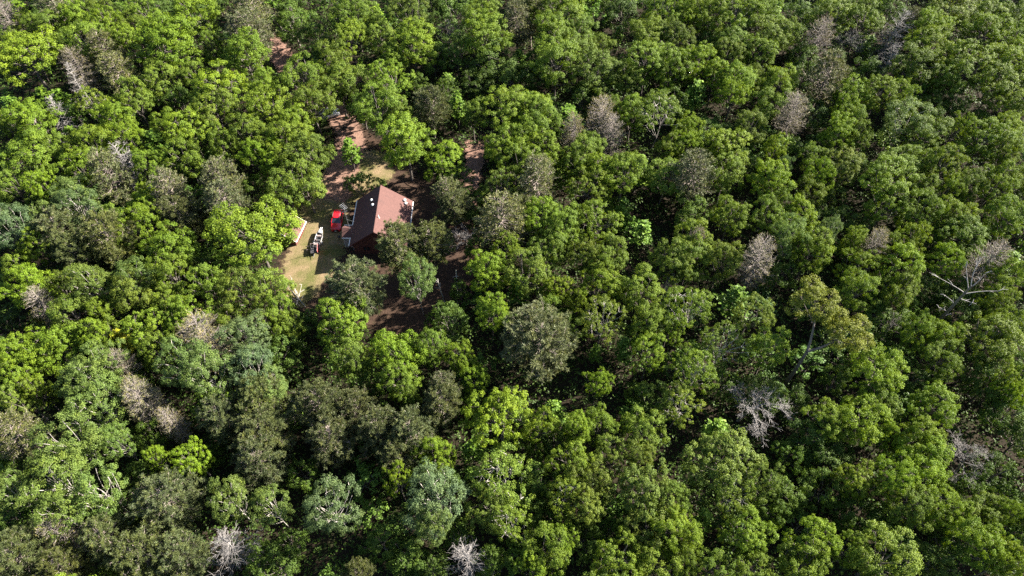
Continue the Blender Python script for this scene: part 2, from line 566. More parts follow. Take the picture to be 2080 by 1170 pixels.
# ------------------------------------------------------------------ shed under the big oak
A_, B_ = place(601, 491, 1.5)[:2], place(621, 450, 1.5)[:2]
ay = unit(B_ - A_)
axp = np.array([-ay[1], ay[0]])                    # away from the yard
if axp[0] > 0:
    axp = -axp
shed = tag(empty("shed", (*((A_ + B_) / 2 + axp * 2.6), 0), math.atan2(ay[1], ay[0]) - math.pi / 2), "shed with a light-streaked pinkish metal roof half hidden under an oak", "shed")
Ls = np.linalg.norm(B_ - A_)
h2 = Ls / 2
sw = []
for y in (-h2 + .25, h2 - .25):
    sw += [(-2.3, y, 0), (2.3, y, 0), (2.3, y, 1.5), (0, y, 3.1), (-2.3, y, 1.5)]
build("wall", [(sw, [(0, 1, 2, 3, 4), (9, 8, 7, 6, 5), (0, 4, 9, 5), (1, 6, 7, 2)], 0)], M_SIDING, shed)
v1, f1 = slab((2.6, 1.5), (0, 3.35), -h2, h2, .1)
v2, f2 = slab((-2.6, 1.5), (0, 3.35), -h2, h2, .1)
rf = build("roof", [(v1, f1, 0), (v2, f2, 0)], M_SHEDROOF, shed)
build("gutter", [(*bx(2.61, 2.76, -h2 - .05, h2 + .05, 1.37, 1.51), 0)], M_WHITE, rf)
build("barge_board", [(*slab((2.6, 1.49), (0, 3.34), h2 + .003, h2 + .06, .2), 0), (*slab((-2.6, 1.49), (0, 3.34), h2 + .003, h2 + .06, .2), 0)], M_WHITE, rf)
build("barge_board", [(*slab((2.6, 1.49), (0, 3.34), -h2 - .06, -h2 - .003, .2), 0), (*slab((-2.6, 1.49), (0, 3.34), -h2 - .06, -h2 - .003, .2), 0)], M_WHITE, rf)
build("door", [(*bx(2.303, 2.35, -.9, .9, .05, 1.4), 0)], M_TRIM, shed)

# ------------------------------------------------------------------ vehicles
def loft(sections, close=True):
    S = np.array(sections, float)
    n, k = S.shape[:2]
    v = S.reshape(-1, 3)
    q = [(i * k + j, i * k + (j + 1) % k, (i + 1) * k + (j + 1) % k, (i + 1) * k + j) for i in range(n - 1) for j in range(k)]
    fs = [tuple(x) for x in q]
    if close:
        fs += [tuple(range(k))[::-1], tuple((n - 1) * k + j for j in range(k))]
    return v, fs
def paint(name, col):
    m, nt, N, L, p = mat(name)
    p.inputs["Base Color"].default_value = (*col, 1)
    L.new(ramp(nt, noise(nt, 2.5, 4), [(.3, tuple(c * .88 for c in col)), (.7, col)]), p.inputs["Base Color"])
    p.inputs["Roughness"].default_value = .32
    p.inputs["Coat Weight"].default_value = .7
    p.inputs["Coat Roughness"].default_value = .06
    return m
M_RED = paint("red_car_paint", (.50, .012, .022))
M_SILVER = paint("white_car_paint", (.62, .63, .65))
M_TYRE = simple("black_rubber", (.02, .02, .021), .85, var=.25)
M_BLACK = simple("black_plastic", (.018, .018, .02), .5, var=.2)
M_CHROME = simple("bright_metal", (.6, .6, .62), .25, .9, var=.05)
M_LENS = simple("headlight_lens", (.55, .57, .6), .12, var=.05, spec=.8)
M_TAIL = simple("red_lens", (.35, .01, .01), .2, var=.05, spec=.7)

def wheel(parent, x, y, r=.36, w=.24, name="wheel"):
    n = 18
    def ring(prof):
        a = np.arange(n) * 2 * math.pi / n
        v = np.concatenate([np.column_stack([np.full(n, xx), rr * np.cos(a), rr * np.sin(a)]) for rr, xx in prof])
        q = np.array([(i * n + j, i * n + (j + 1) % n, (i + 1) * n + (j + 1) % n, (i + 1) * n + j) for i in range(len(prof) - 1) for j in range(n)])
        return v + np.array([x, y, r]), q
    wt = build(name, [(*ring([(.6 * r, -w / 2), (.93 * r, -w / 2), (r, -w / 2 + .04), (r, w / 2 - .04), (.93 * r, w / 2), (.6 * r, w / 2), (.6 * r, -w / 2)]), 0)], M_TYRE, parent, True)
    s = 1 if x > 0 else -1
    build("rim", [(*ring([(.02, s * w * .38), (.2 * r, s * w * .42), (.3 * r, s * w * .3), (.5 * r, s * w * .36), (.6 * r, s * w * .46), (.6 * r, -s * w * .4)]), 0)], M_CHROME, wt, True)
    return wt

def make_car(name, loc, rz, body_mat, label, cat):
    """front towards local -y"""
    c = tag(empty(name, loc, rz), label, cat)
    c.scale = (1.07, 1.07, 1.04)
    def sec(y, zb, zt, hw, crown=.05):
        pts = [(hw * .86, zb), (hw * .97, zb + .12), (hw, zb + (zt - zb) * .45), (hw * .985, zb + (zt - zb) * .72), (hw * .93, zt - .04), (hw * .8, zt), (hw * .35, zt + crown)]
        return [(x, y, z) for x, z in pts] + [(-x, y, z) for x, z in reversed(pts)]
    v, f = loft([sec(-2.36, .36, .62, .62, .0), sec(-2.32, .26, .80, .80, .01), sec(-2.12, .24, .93, .90, .02), sec(-1.6, .25, 1.0, .94, .04), sec(-1.0, .25, 1.06, .95, .05),
                 sec(-.2, .25, 1.08, .95, .03), sec(1.2, .25, 1.1, .95, .03), sec(1.9, .26, 1.1, .93, .03), sec(2.28, .32, 1.06, .86, .02), sec(2.36, .40, .95, .76, .0)])
    bevel(build("body", [(v, f, 0)], body_mat, c, True), .02)
    def gsec(y, z0, z1, w0, w1):
        return [(w0, y, z0), (w1, y, z1), (-w1, y, z1), (-w0, y, z0)]
    # side glass, with windscreen and rear screen laid over it
    v, f = loft([gsec(-1.02, 1.05, 1.1, .86, .84), gsec(-.22, 1.05, 1.66, .88, .70), gsec(1.55, 1.05, 1.66, .88, .69), gsec(2.16, 1.05, 1.12, .84, .80)])
    build("side_glass", [(v, f, 0)], M_GLASS, c)
    def panel(a, b, w_a, w_b, off):
        (ya, za), (yb, zb) = a, b
        nrm = unit(np.array([0, -(zb - za), (yb - ya)]))
        if nrm[2] < 0: nrm = -nrm
        q = np.array([(-w_a, ya, za), (w_a, ya, za), (w_b, yb, zb), (-w_b, yb, zb)])
        return np.concatenate([q, q + nrm * off]), bx(0, 1, 0, 1, 0, 1)[1][[0]] * 0 + 0
    def plate(q, off, m, nm, parent=c):
        q = np.array(q, float)
        n = unit(np.cross(q[1] - q[0], q[2] - q[0])) * off
        v = np.concatenate([q, q + n])
        return build(nm, [(v, [(3, 2, 1, 0), (4, 5, 6, 7), (0, 1, 5, 4), (1, 2, 6, 5), (2, 3, 7, 6), (3, 0, 4, 7)], 0)], m, parent)
    plate([(-.76, -.98, 1.13), (.76, -.98, 1.13), (.64, -.26, 1.64), (-.64, -.26, 1.64)], .012, M_GLASS, "windscreen")
    plate([(.74, 2.12, 1.17), (-.74, 2.12, 1.17), (-.63, 1.62, 1.62), (.63, 1.62, 1.62)], .012, M_GLASS, "rear_window")
    # roof and pillars
    def rsec(y, z, w):
        return [(w, y, z - .03), (w * .96, y, z + .02), (w * .5, y, z + .05), (-w * .5, y, z + .05), (-w * .96, y, z + .02), (-w, y, z - .03)]
    v, f = loft([rsec(-.30, 1.645, .69), rsec(-.1, 1.68, .72), rsec(.7, 1.70, .73), rsec(1.5, 1.67, .71), rsec(1.75, 1.62, .69)])
    rf = build("roof", [(v, f, 0)], body_mat, c, True)
    for s in (-1, 1):
        build("roof_rail", [(*tubes([(np.array([(s * .63, .0, 1.74), (s * .64, .7, 1.775), (s * .63, 1.5, 1.73)]), np.array([.022, .022, .022]))], 5), 0)], M_CHROME, rf)
    for s in (-1, 1):
        ln = [(np.array([(s * .86, -1.02, 1.08), (s * .70, -.24, 1.67)]), np.array([.045, .04])),
              (np.array([(s * .885, .35, 1.06), (s * .715, .35, 1.66)]), np.array([.045, .04])),
              (np.array([(s * .885, 1.3, 1.06), (s * .71, 1.25, 1.66)]), np.array([.05, .04])),
              (np.array([(s * .83, 2.15, 1.08), (s * .69, 1.62, 1.65)]), np.array([.09, .06]))]
        build("pillar", [(*tubes(ln, 6), 0)], body_mat, c, True)
        build("side_mirror", [(*loft([[(s * .93, -.75, 1.05), (s * .93, -.6, 1.05), (s * .93, -.6, 1.14), (s * .93, -.75, 1.14)],
                                      [(s * 1.16, -.74, 1.06), (s * 1.16, -.60, 1.06), (s * 1.15, -.60, 1.22), (s * 1.15, -.74, 1.22)]]), 0)], body_mat, c)
        for y in (.12, 1.0):
            build("door_handle", [(*bx(s * .955 - .02, s * .955 + .02, y, y + .2, .86, .90), 0)], M_CHROME, c)
        build("headlight", [(*loft([[(s * .52, -2.31, .66), (s * .52, -2.30, .78), (s * .50, -2.28, .80)], [(s * .80, -2.20, .68), (s * .81, -2.18, .80), (s * .78, -2.1, .86)],
                                    [(s * .91, -1.95, .72), (s * .91, -1.93, .82), (s * .86, -1.9, .90)]]), 0)], M_LENS, c)
        build("tail_light", [(*bx(s * .80 - .07, s * .80 + .07, 2.20, 2.335, .78, 1.02), 0)], M_TAIL, c)
        for y in (-1.42, 1.42):
            wheel(c, s * .83, y)
    build("grille", [(*bx(-.46, .46, -2.375, -2.30, .52, .72), 0), (*bx(-.72, .72, -2.36, -2.25, .28, .42), 0)], M_BLACK, c)
    build("bumper", [(*bx(-.7, .7, -2.40, -2.33, .42, .50), 0)], body_mat, c)
    plate([(-.2, -2.41, .40), (.2, -2.41, .40), (.2, -2.41, .54), (-.2, -2.41, .54)], .012, M_WHITE, "number_plate")
    build("wiper", [(*tubes([(np.array([(-.5, -1.02, 1.13), (.1, -.86, 1.25)]), np.array([.014, .01])), (np.array([(.1, -1.02, 1.13), (.62, -.86, 1.25)]), np.array([.014, .01]))], 4), 0)], M_BLACK, c)
    return c
make_car("parked_car", (-33.85, 88.35, .012), math.radians(1.5), M_RED, "red car parked beside the cabin with its windscreen facing the camera", "car")
make_car("parked_car", (-40.6, 119.6, .012), math.radians(112), M_SILVER, "white car mostly hidden under trees at the edge of the dirt road", "car")

# ------------------------------------------------------------------ boat on its trailer
M_HULL = simple("weathered_grey_hull", (.075, .075, .08), .5, .2, var=.35)
M_BOATIN = simple("dark_boat_floor", (.07, .065, .07), .8, var=.3)
M_SEAT = simple("faded_pink_vinyl", (.26, .20, .19), .6, var=.15)
M_REDP = simple("red_painted_steel", (.30, .035, .035), .5, var=.2)
boat = tag(empty("boat", (-36.75, 83.7, 0), math.radians(-4)), "small open boat with a white bow on the grass between the car and the shed", "boat")
ST = [(-2.2, .80, .55, .92), (-1.2, .88, .50, .95), (0, .92, .50, 1.0), (1.0, .84, .52, 1.06), (1.8, .58, .60, 1.14), (2.3, .28, .72, 1.2), (2.6, .04, .95, 1.25)]
def hsec(y, w, zk, zg):
    wi = max(w - .08, w * .3)
    return [(w, y, zg), (w * .8, y, (zk + zg) / 2 - .1), (0, y, zk), (-w * .8, y, (zk + zg) / 2 - .1), (-w, y, zg), (-wi, y, zg + .005), (-wi * .85, y, zk + .18), (wi * .85, y, zk + .18), (wi, y, zg + .005)]
v, f = loft([hsec(*s) for s in ST])
build("hull", [(v, f, 0)], M_HULL, boat, True)
def bsec(y, w, zg):
    return [(w * .97, y, zg + .012), (w * .5, y, zg + .09), (-w * .5, y, zg + .09), (-w * .97, y, zg + .012), (0, y, zg - .03)]
v, f = loft([bsec(1.25, .77, 1.085), bsec(1.8, .58, 1.14), bsec(2.3, .28, 1.2), bsec(2.58, .05, 1.245)])
build("bow_deck", [(v, f, 0)], M_WHITE, boat, True)
build("floor_mat", [(*bx(-.6, .6, -2.0, 1.1, .70, .74), 0)], M_BOATIN, boat)
boat.scale = (.7, .95, .9)
bevel(build("seat", [(*bx(-.62, .62, .45, .85, .86, .98), 0)], M_SEAT, boat), .03)
bevel(build("seat", [(*bx(-.66, .66, -.65, -.25, .86, .98), 0)], M_HULL, boat), .03)
bevel(build("seat", [(*bx(-.66, -.02, -1.75, -1.30, .86, 1.0), 0)], M_SEAT, boat), .03)
build("seat_back", [(*bx(-.62, -.06, -.74, -.66, .98, 1.35), 0)], M_SEAT, boat)
build("console", [(*loft([[(.1, -.1, .74), (.6, -.1, .74), (.6, .3, .74), (.1, .3, .74)], [(.14, .02, 1.35), (.56, .02, 1.35), (.56, .28, 1.3), (.14, .28, 1.3)]]), 0)], M_BLACK, boat)
om = build("outboard_motor", [(*loft([[(.16, -2.62, 1.15), (.16, -2.28, 1.15), (-.16, -2.28, 1.15), (-.16, -2.62, 1.15)], [(.19, -2.70, 1.35), (.19, -2.28, 1.35), (-.19, -2.28, 1.35), (-.19, -2.70, 1.35)],
                                     [(.13, -2.62, 1.55), (.13, -2.32, 1.55), (-.13, -2.32, 1.55), (-.13, -2.62, 1.55)]]), 0), (*bx(-.07, .07, -2.5, -2.32, .35, 1.15), 0)], M_BLACK, boat)
build("propeller", [(*bx(-.16, .16, -2.56, -2.51, .36, .44), 0), (*bx(-.04, .04, -2.57, -2.52, .24, .56), 0)], M_GALV, om)
tr_ = tag(empty("boat_trailer", (-36.75, 83.7, 0), math.radians(-4)), "galvanised trailer carrying the small open boat on the grass", "trailer")
build("frame", [(*tubes([(np.array([(s * .55, -2.3, .45), (s * .55, .8, .45), (0, 3.1, .45)]), np.array([.05, .05, .05])) for s in (-1, 1)] +
                        [(np.array([(-.74, y, .42), (.74, y, .42)]), np.array([.04, .04])) for y in (-1.9, -.7, .6)], 5), 0)], M_GALV, tr_)
for s in (-1, 1):
    wheel(tr_, s * .80, -.7, .30, .18)
    build("fender", [(*loft([[(s * .70, -.7 + .36 * math.cos(a), .3 + .36 * math.sin(a)), (s * .91, -.7 + .36 * math.cos(a), .3 + .36 * math.sin(a)),
                              (s * .91, -.7 + .38 * math.cos(a), .3 + .38 * math.sin(a)), (s * .70, -.7 + .38 * math.cos(a), .3 + .38 * math.sin(a))] for a in np.linspace(.1, 3.04, 9)]), 0)], M_GALV, tr_)
# low garden trailer left at the stern
ut = tag(empty("garden_trailer", (*place(640, 510)[:2], 0), math.radians(8)), "low garden trailer with a red side left behind the boat's stern", "trailer")
build("bed", [(*bx(-.62, .55, -.9, .9, .48, .54), 0)], M_BOATIN, ut)
build("side_board", [(*bx(.56, .62, -.95, .95, .46, .98), 0)], M_REDP, ut)
build("side_board", [(*bx(-.69, -.63, -.95, .95, .46, .86), 0)], M_BLACK, ut)
build("rack_frame", [(*tubes([(np.array([(.62, -.95, .54), (.62, -.95, 1.15), (.62, .95, 1.15), (.62, .95, .54)]), np.array([.045] * 4)),
                              (np.array([(-.7, .98, .54), (-.7, .98, 1.1), (.6, .98, 1.1)]), np.array([.05] * 3)), (np.array([(-1.4, .9, .55), (-.6, .98, .6)]), np.array([.05] * 2)),
                              (np.array([(-1.5, .1, .5), (-.62, .1, .5)]), np.array([.05] * 2))], 5), 0)], M_SEAT, ut)
build("tongue", [(*tubes([(np.array([(0, -.9, .48), (-.1, -1.9, .40)]), np.array([.04, .04]))], 5), 0)], M_GALV, ut)
for s in (-1, 1):
    wheel(ut, s * .80, 0, .27, .16)

# ------------------------------------------------------------------ small things in the yard
gp = place(690, 486)
gr = tag(empty("kettle_grill", (*gp[:2], 0)), "small black kettle grill on the shaded grass by the porch", "grill")
build("bowl", [(*(lambda a: (a[0] + np.array([0, 0, .72]), a[1]))(lathe([(.02, -.2), (.2, -.14), (.29, 0), (.29, .03)], 14)), 0)], M_BLACK, gr, True)
build("lid", [(*(lambda a: (a[0] + np.array([0, 0, .76]), a[1]))(lathe([(.30, 0), (.27, .12), (.15, .2), (.02, .22)], 14)), 0)], M_BLACK, gr, True)
for k in range(3):
    a = k * 2.094 + .5
    build("leg", [(*tubes([(np.array([(.16 * math.cos(a), .16 * math.sin(a), .62), (.3 * math.cos(a), .3 * math.sin(a), 0)]), np.array([.015, .015]))], 5), 0)], M_BLACK, gr)
tp = place(700, 261)
o = build("old_tyre", [(*tubes([(np.array([(.42 * math.cos(a), .42 * math.sin(a), .14) for a in np.linspace(0, 2 * math.pi, 25)]), np.full(25, .15))], 8), 0)], M_TYRE, None, True)
o.location = (tp[0], tp[1], .014)
tag(o, "old black tyre lying flat on the red dirt road", "tyre")

# ------------------------------------------------------------------ tree prototypes
def fib_dirs(n, zmin, zmax, rng, jit=.2):
    i = np.arange(n) + .5
    z = zmax - (zmax - zmin) * i / n
    a = i * 2.399963 + rng.uniform(0, 6.28)
    r = np.sqrt(np.maximum(0, 1 - z * z))
    return unit(np.stack([r * np.cos(a), r * np.sin(a), z], 1) + rng.normal(size=(n, 3)) * jit)

def foliage(rng, lobes, nclump, nleaf, leaf, clump_r, keep=1.0, up=.35, axis=None, spread=1.0):
    """lobes: list of (centre, radius, outward dir). Returns verts, faces, tone, clump list"""
    C, Nn, S, T, clumps = [], [], [], [], []
    for lc, lr, ld in lobes:
        lt = rng.uniform(.25, .75)
        n = max(4, int(nclump * (lr / 1.9) ** 2 * spread))
        d = fib_dirs(n, -.55, 1.0, rng, .25)
        d = unit(d + ld * .45)
        for q in d:
            if rng.random() > keep:
                continue
            cc = lc + q * lr * rng.uniform(.72, 1.08) * np.array([1, 1, .85])
            cr = clump_r * rng.uniform(.7, 1.3)
            k = int(nleaf * rng.uniform(.7, 1.25) * (cr / clump_r) ** 1.5)
            dd = rand_dirs(rng, k)
            pos = cc + dd * cr * np.sqrt(rng.random((k, 1))) * np.array([1, 1, .75])
            nn = dd * .45 + q * .45 + np.array([0, 0, up]) + rng.normal(size=(k, 3)) * .37
            C.append(pos)
            Nn.append(nn)
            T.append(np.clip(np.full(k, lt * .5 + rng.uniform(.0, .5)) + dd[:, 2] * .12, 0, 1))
            clumps.append((cc, lc))
    C, Nn, T = np.concatenate(C), np.concatenate(Nn), np.concatenate(T)
    v, f = leaves(rng, C, Nn, leaf)
    return v, f, T, clumps

def branch_lines(rng, H, cz, lobes, clumps, trunk_r, fork, twig=.35, wob=.12):
    big, small = [], []
    top = np.array([rng.normal() * .3, rng.normal() * .3, cz + .2])
    base = np.zeros(3)
    tr = curve(base, top, rng, 7, .04)
    rad = np.linspace(trunk_r, trunk_r * .45, 7)
    rad[0] *= 1.35
    big.append((tr, rad))
    for lc, lr, ld in lobes:
        t = rng.uniform(fork, .95)
        s = tr[int(t * 6)]
        if lc[2] < s[2] + .4:
            s = tr[int(fork * 6)]
        big.append((curve(s, lc, rng, 5, wob, -.06), np.linspace(trunk_r * .5, .05, 5)))
    for cc, lc in clumps:
        if rng.random() < twig:
            small.append((curve(lc, cc, rng, 3, .1), np.array([.05, .035, .015])))
    return big, small

class Proto:
    def __init__(self, pieces, R, H):
        self.pieces, self.R, self.H = pieces, R, H       # pieces: (part name, object) kept out of the scene until first used

def oak_proto(seed, R=5.0, H=14.5, nl=18, nclump=15, nleaf=96, leaf=.225, clump_r=.54, vr=.95, keep=.9, lobe=(.22, .45), zmin=-.6,
              bark=None, crown_name="crown", twig=.3, fork=.5, trunk_r=.24, up=.35):
    rng = np.random.default_rng(seed)
    cz = H - vr * R
    D = fib_dirs(nl, zmin, .98, rng, .22)
    lobes = []
    for d in D:
        lr = R * rng.uniform(*lobe)
        rr = R * rng.uniform(.78, 1.2) - lr
        lobes.append((np.array([0, 0, cz]) + d * rr * np.array([1, 1, vr * 1.02]), lr, d))
    v, f, T, cl = foliage(rng, lobes, nclump, nleaf, leaf, clump_r, keep, up)
    big, small = branch_lines(rng, H, cz, lobes, cl, trunk_r, fork, twig)
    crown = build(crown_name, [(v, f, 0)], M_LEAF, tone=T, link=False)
    a, b = tubes(big, 6), (tubes(small, 3) if small else (np.zeros((0, 3)), np.zeros((0, 4), int)))
    trunk = build("trunk", [(a[0], a[1], 0), (b[0], b[1], 0)], bark or M_BARK, smooth=True, link=False)
    return Proto([trunk, crown], R, H)

def needle_tufts(rng, tips, dirs, n, length, width):
    """fans of needles at branch tips"""
    k = len(tips)
    c = np.repeat(tips, n, 0)
    d = unit(np.repeat(dirs, n, 0) * .7 + rng.normal(size=(k * n, 3)) * .75 + np.array([0, 0, .25]))
    s = unit(np.cross(d, rand_dirs(rng, k * n)))
    L = length * rng.uniform(.7, 1.2, (k * n, 1))
    c = c + rng.normal(size=c.shape) * length * .16
    v = np.empty((k * n, 4, 3))
    v[:, 0] = c - s * width * .4
    v[:, 1] = c + d * L * .55 - s * width * .5
    v[:, 2] = c + d * L
    v[:, 3] = c + d * L * .55 + s * width * .5
    t = np.repeat(np.clip(rng.normal(.5, .25, k), 0, 1), n)
    return v.reshape(-1, 3), np.arange(k * n * 4).reshape(-1, 4), t

def pine_proto(seed, R=5.0, H=17.0, base=.42, whorls=13, per=6, sub=7, nneed=15, length=.42, width=.10, mat_leaf=None, bark=None, round_=.55,
               drop=.05, rise=.18, trunk_r=.24, tuft_keep=1.0):
    rng = np.random.default_rng(seed)
    big, mid, small, tips, dirs = [], [], [], [], []
    top = np.array([rng.normal() * .25, rng.normal() * .25, H - .4])
    tr = curve(np.zeros(3), top, rng, 9, .015)
    big.append((tr, np.linspace(trunk_r, .04, 9)))
    for w in range(whorls):
        u = max(0.0, (w + rng.uniform(-.2, .2)) / whorls)
        z = H * (base + (0.985 - base) * u)
        prof = max(.03, 1 - u ** 2.3) ** round_ * min(1, .5 + u * 1.6)
        n = per + int(rng.integers(-1, 2))
        a0 = rng.uniform(0, 6.28)
        for j in range(n):
            a = a0 + j * 6.283 / n + rng.normal() * .25
            Lb = R * prof * rng.uniform(.72, 1.12)
            if Lb < .35:
                Lb = .35
            s = np.array([np.interp(z, tr[:, 2], tr[:, 0]), np.interp(z, tr[:, 2], tr[:, 1]), z])
            e = s + np.array([math.cos(a) * Lb, math.sin(a) * Lb, Lb * (rise - drop * (1 - u) * 4 + .45 * u)])
            br = curve(s, e, rng, 5, .06, -.05)
            mid.append((br, np.linspace(.028 + .012 * Lb, .02, 5)))
            ns = max(2, int(sub * Lb / R + 1.5))
            for q in range(ns):
                t = .35 + .65 * (q + rng.random()) / ns
                b0 = br[0] + (br[-1] - br[0]) * t
                b0 = np.array([np.interp(t, np.linspace(0, 1, 5), br[:, i]) for i in range(3)])
                d0 = unit(br[-1] - br[0])
                sd = unit(d0 * .8 + rng.normal(size=3) * np.array([.7, .7, .25]) + np.array([0, 0, .3]))
                sl = rng.uniform(.5, 1.15) * min(1.0, .35 + Lb * .16) * 1.15
                e2 = b0 + sd * sl
                small.append((np.array([b0, (b0 + e2) / 2 + rng.normal(size=3) * .05, e2]), np.array([.03, .025, .012])))
                tips.append(e2)
                dirs.append(sd)
                if rng.random() < .8:
                    tips.append((b0 + e2) / 2 + rng.normal(size=3) * .18 + np.array([0, 0, .1]))
                    dirs.append(unit(sd + np.array([0, 0, .5])))
            tips.append(e)
            dirs.append(unit(e - s))
    tips, dirs = np.array(tips), np.array(dirs)
    ok = rng.random(len(tips)) < tuft_keep
    v, f, T = needle_tufts(rng, tips[ok], dirs[ok], nneed, length, width)
    crown = build("crown", [(v, f, 0)], mat_leaf or M_NEEDLE, tone=T, link=False)
    a, b, c = tubes(big, 7), tubes(mid, 4), tubes(small, 3)
    trunk = build("trunk", [(a[0], a[1], 0), (b[0], b[1], 0), (c[0], c[1], 0)], bark or M_PINEBARK, smooth=True, link=False)
    return Proto([trunk, crown], R, H)

def dead_proto(seed, R=4.0, H=12.0, levels=5, start=.42, spread=.62, r0=.13, wood=None, kids=(3, 5), limbs=6, twig_r=.009, gnarl=.18, minlen=.25):
    """bare broadleaf: repeated forking down to twigs"""
    rng = np.random.default_rng(seed)
    trunk_l, br = [], []
    fork = np.array([rng.normal() * .4, rng.normal() * .4, H * start])
    trunk_l.append((curve(np.zeros(3), fork, rng, 6, .04), np.linspace(r0 * 1.25, r0 * .8, 6)))
    def grow(p, d, L, r, lev):
        e = p + d * L
        c = curve(p, e, rng, 4, gnarl)
        br.append((c, np.linspace(r, max(twig_r, r * .55), 4)))
        if lev == 0 or L < minlen:
            return
        for k in range(int(rng.integers(kids[0], kids[1] + 1))):
            t = rng.uniform(.35, 1.0)
            i = min(3, int(t * 3 + .5))
            nd = unit(d + rng.normal(size=3) * spread + np.array([0, 0, .12]))
            grow(c[i], nd, L * rng.uniform(.45, .75), max(twig_r, r * .52), lev - 1)
    for k in range(limbs):
        a = k * 6.283 / limbs + rng.normal() * .4
        el = rng.uniform(.35, 1.2)
        d = unit(np.array([math.cos(a) * math.cos(el), math.sin(a) * math.cos(el), math.sin(el)]))
        grow(fork, d, R * rng.uniform(.5, .68), r0 * .55, levels - 1)
    a = tubes(trunk_l, 7)
    b = tubes(br, 3)
    w = wood or M_DEADWOOD
    return Proto([build("trunk", [(a[0], a[1], 0)], w, smooth=True, link=False),
                  build("branches", [(b[0], b[1], 0)], w, smooth=True, link=False)], R, H)

def dead_conifer_proto(seed, R=2.6, H=14.0, base=.25, whorls=15, per=6, wood=None, twigs=7, droop=.0, trunk_r=.13, tw=.013):
    rng = np.random.default_rng(seed)
    br = []
    tr = curve(np.zeros(3), np.array([rng.normal() * .4, rng.normal() * .4, H]), rng, 9, .02)
    for w in range(whorls):
        u = (w + rng.uniform(-.3, .3)) / whorls
        z = H * (base + (1 - base) * u)
        for j in range(per + int(rng.integers(-2, 2))):
            a = rng.uniform(0, 6.283)
            Lb = R * (1 - u) ** .6 * rng.uniform(.45, 1.15) + .2
            s = np.array([np.interp(z, tr[:, 2], tr[:, 0]), np.interp(z, tr[:, 2], tr[:, 1]), z])
            e = s + np.array([math.cos(a) * Lb, math.sin(a) * Lb, Lb * (rng.uniform(-.15, .35) - droop + .4 * u)])
            c = curve(s, e, rng, 5, .14, -.08)
            br.append((c, np.linspace(.045, tw, 5)))
            for q in range(int(twigs * (.5 + Lb / R))):
                i = int(rng.integers(1, 5))
                d = unit((e - s) / Lb * .7 + rng.normal(size=3) * .6)
                l2 = rng.uniform(.3, .95) * (.45 + .3 * Lb)
                p1 = c[i] + d * l2
                br.append((np.array([c[i], (c[i] + p1) / 2 + rng.normal(size=3) * .06, p1]), np.array([.022, .018, tw * .8])))
                if rng.random() < .5:
                    d3 = unit(d + rng.normal(size=3) * .6)
                    br.append((np.array([(c[i] + p1) / 2, (c[i] + p1) / 2 + d3 * l2 * .5]), np.array([.016, tw * .7])))
    a, b = tubes([(tr, np.linspace(trunk_r, .03, 9))], 7), tubes(br, 3)
    w = wood or M_DEADWOOD
    return Proto([build("trunk", [(a[0], a[1], 0)], w, smooth=True, link=False),
                  build("branches", [(b[0], b[1], 0)], w, smooth=True, link=False)], R, H)

def sapling_proto(seed, R=2.0, H=7.0, tiers=9, per=6, nleaf=12, leaf=.42):
    """young maple: upswept sprays of big leaves"""
    rng = np.random.default_rng(seed)
    lines, C, Nn, T = [], [], [], []
    tr = curve(np.zeros(3), np.array([rng.normal() * .2, rng.normal() * .2, H * .95]), rng, 7, .03)
    lines.append((tr, np.linspace(.09, .02, 7)))
    for w in range(tiers):
        u = w / (tiers - 1)
        z = H * (.28 + .66 * u)
        for j in range(per):
            a = rng.uniform(0, 6.283)
            Lb = R * (1.05 - u) ** .75 * rng.uniform(.55, 1.1) + .25
            s = np.array([np.interp(z, tr[:, 2], tr[:, 0]), np.interp(z, tr[:, 2], tr[:, 1]), z])
            d = unit(np.array([math.cos(a), math.sin(a), rng.uniform(.35, .9)]))
            e = s + d * Lb
            lines.append((curve(s, e, rng, 4, .08), np.array([.03, .025, .018, .01])))
            n = int(nleaf * (.6 + Lb / R))
            t = rng.uniform(.3, 1.05, (n, 1))
            pos = s + (e - s) * t + rng.normal(size=(n, 3)) * np.array([.2, .2, .1])
            C.append(pos)
            Nn.append(np.array([0, 0, .9]) + d * .2 + rng.normal(size=(n, 3)) * .35)
            T.append(np.full(n, rng.uniform(.2, .9)))
    v, f = leaves(rng, np.concatenate(C), np.concatenate(Nn), leaf, .75, .06)
    a = tubes(lines, 4)
    return Proto([build("trunk", [(a[0], a[1], 0)], M_BARK, smooth=True, link=False),
                  build("crown", [(v, f, 0)], M_LEAF, tone=np.concatenate(T), link=False)], R, H)

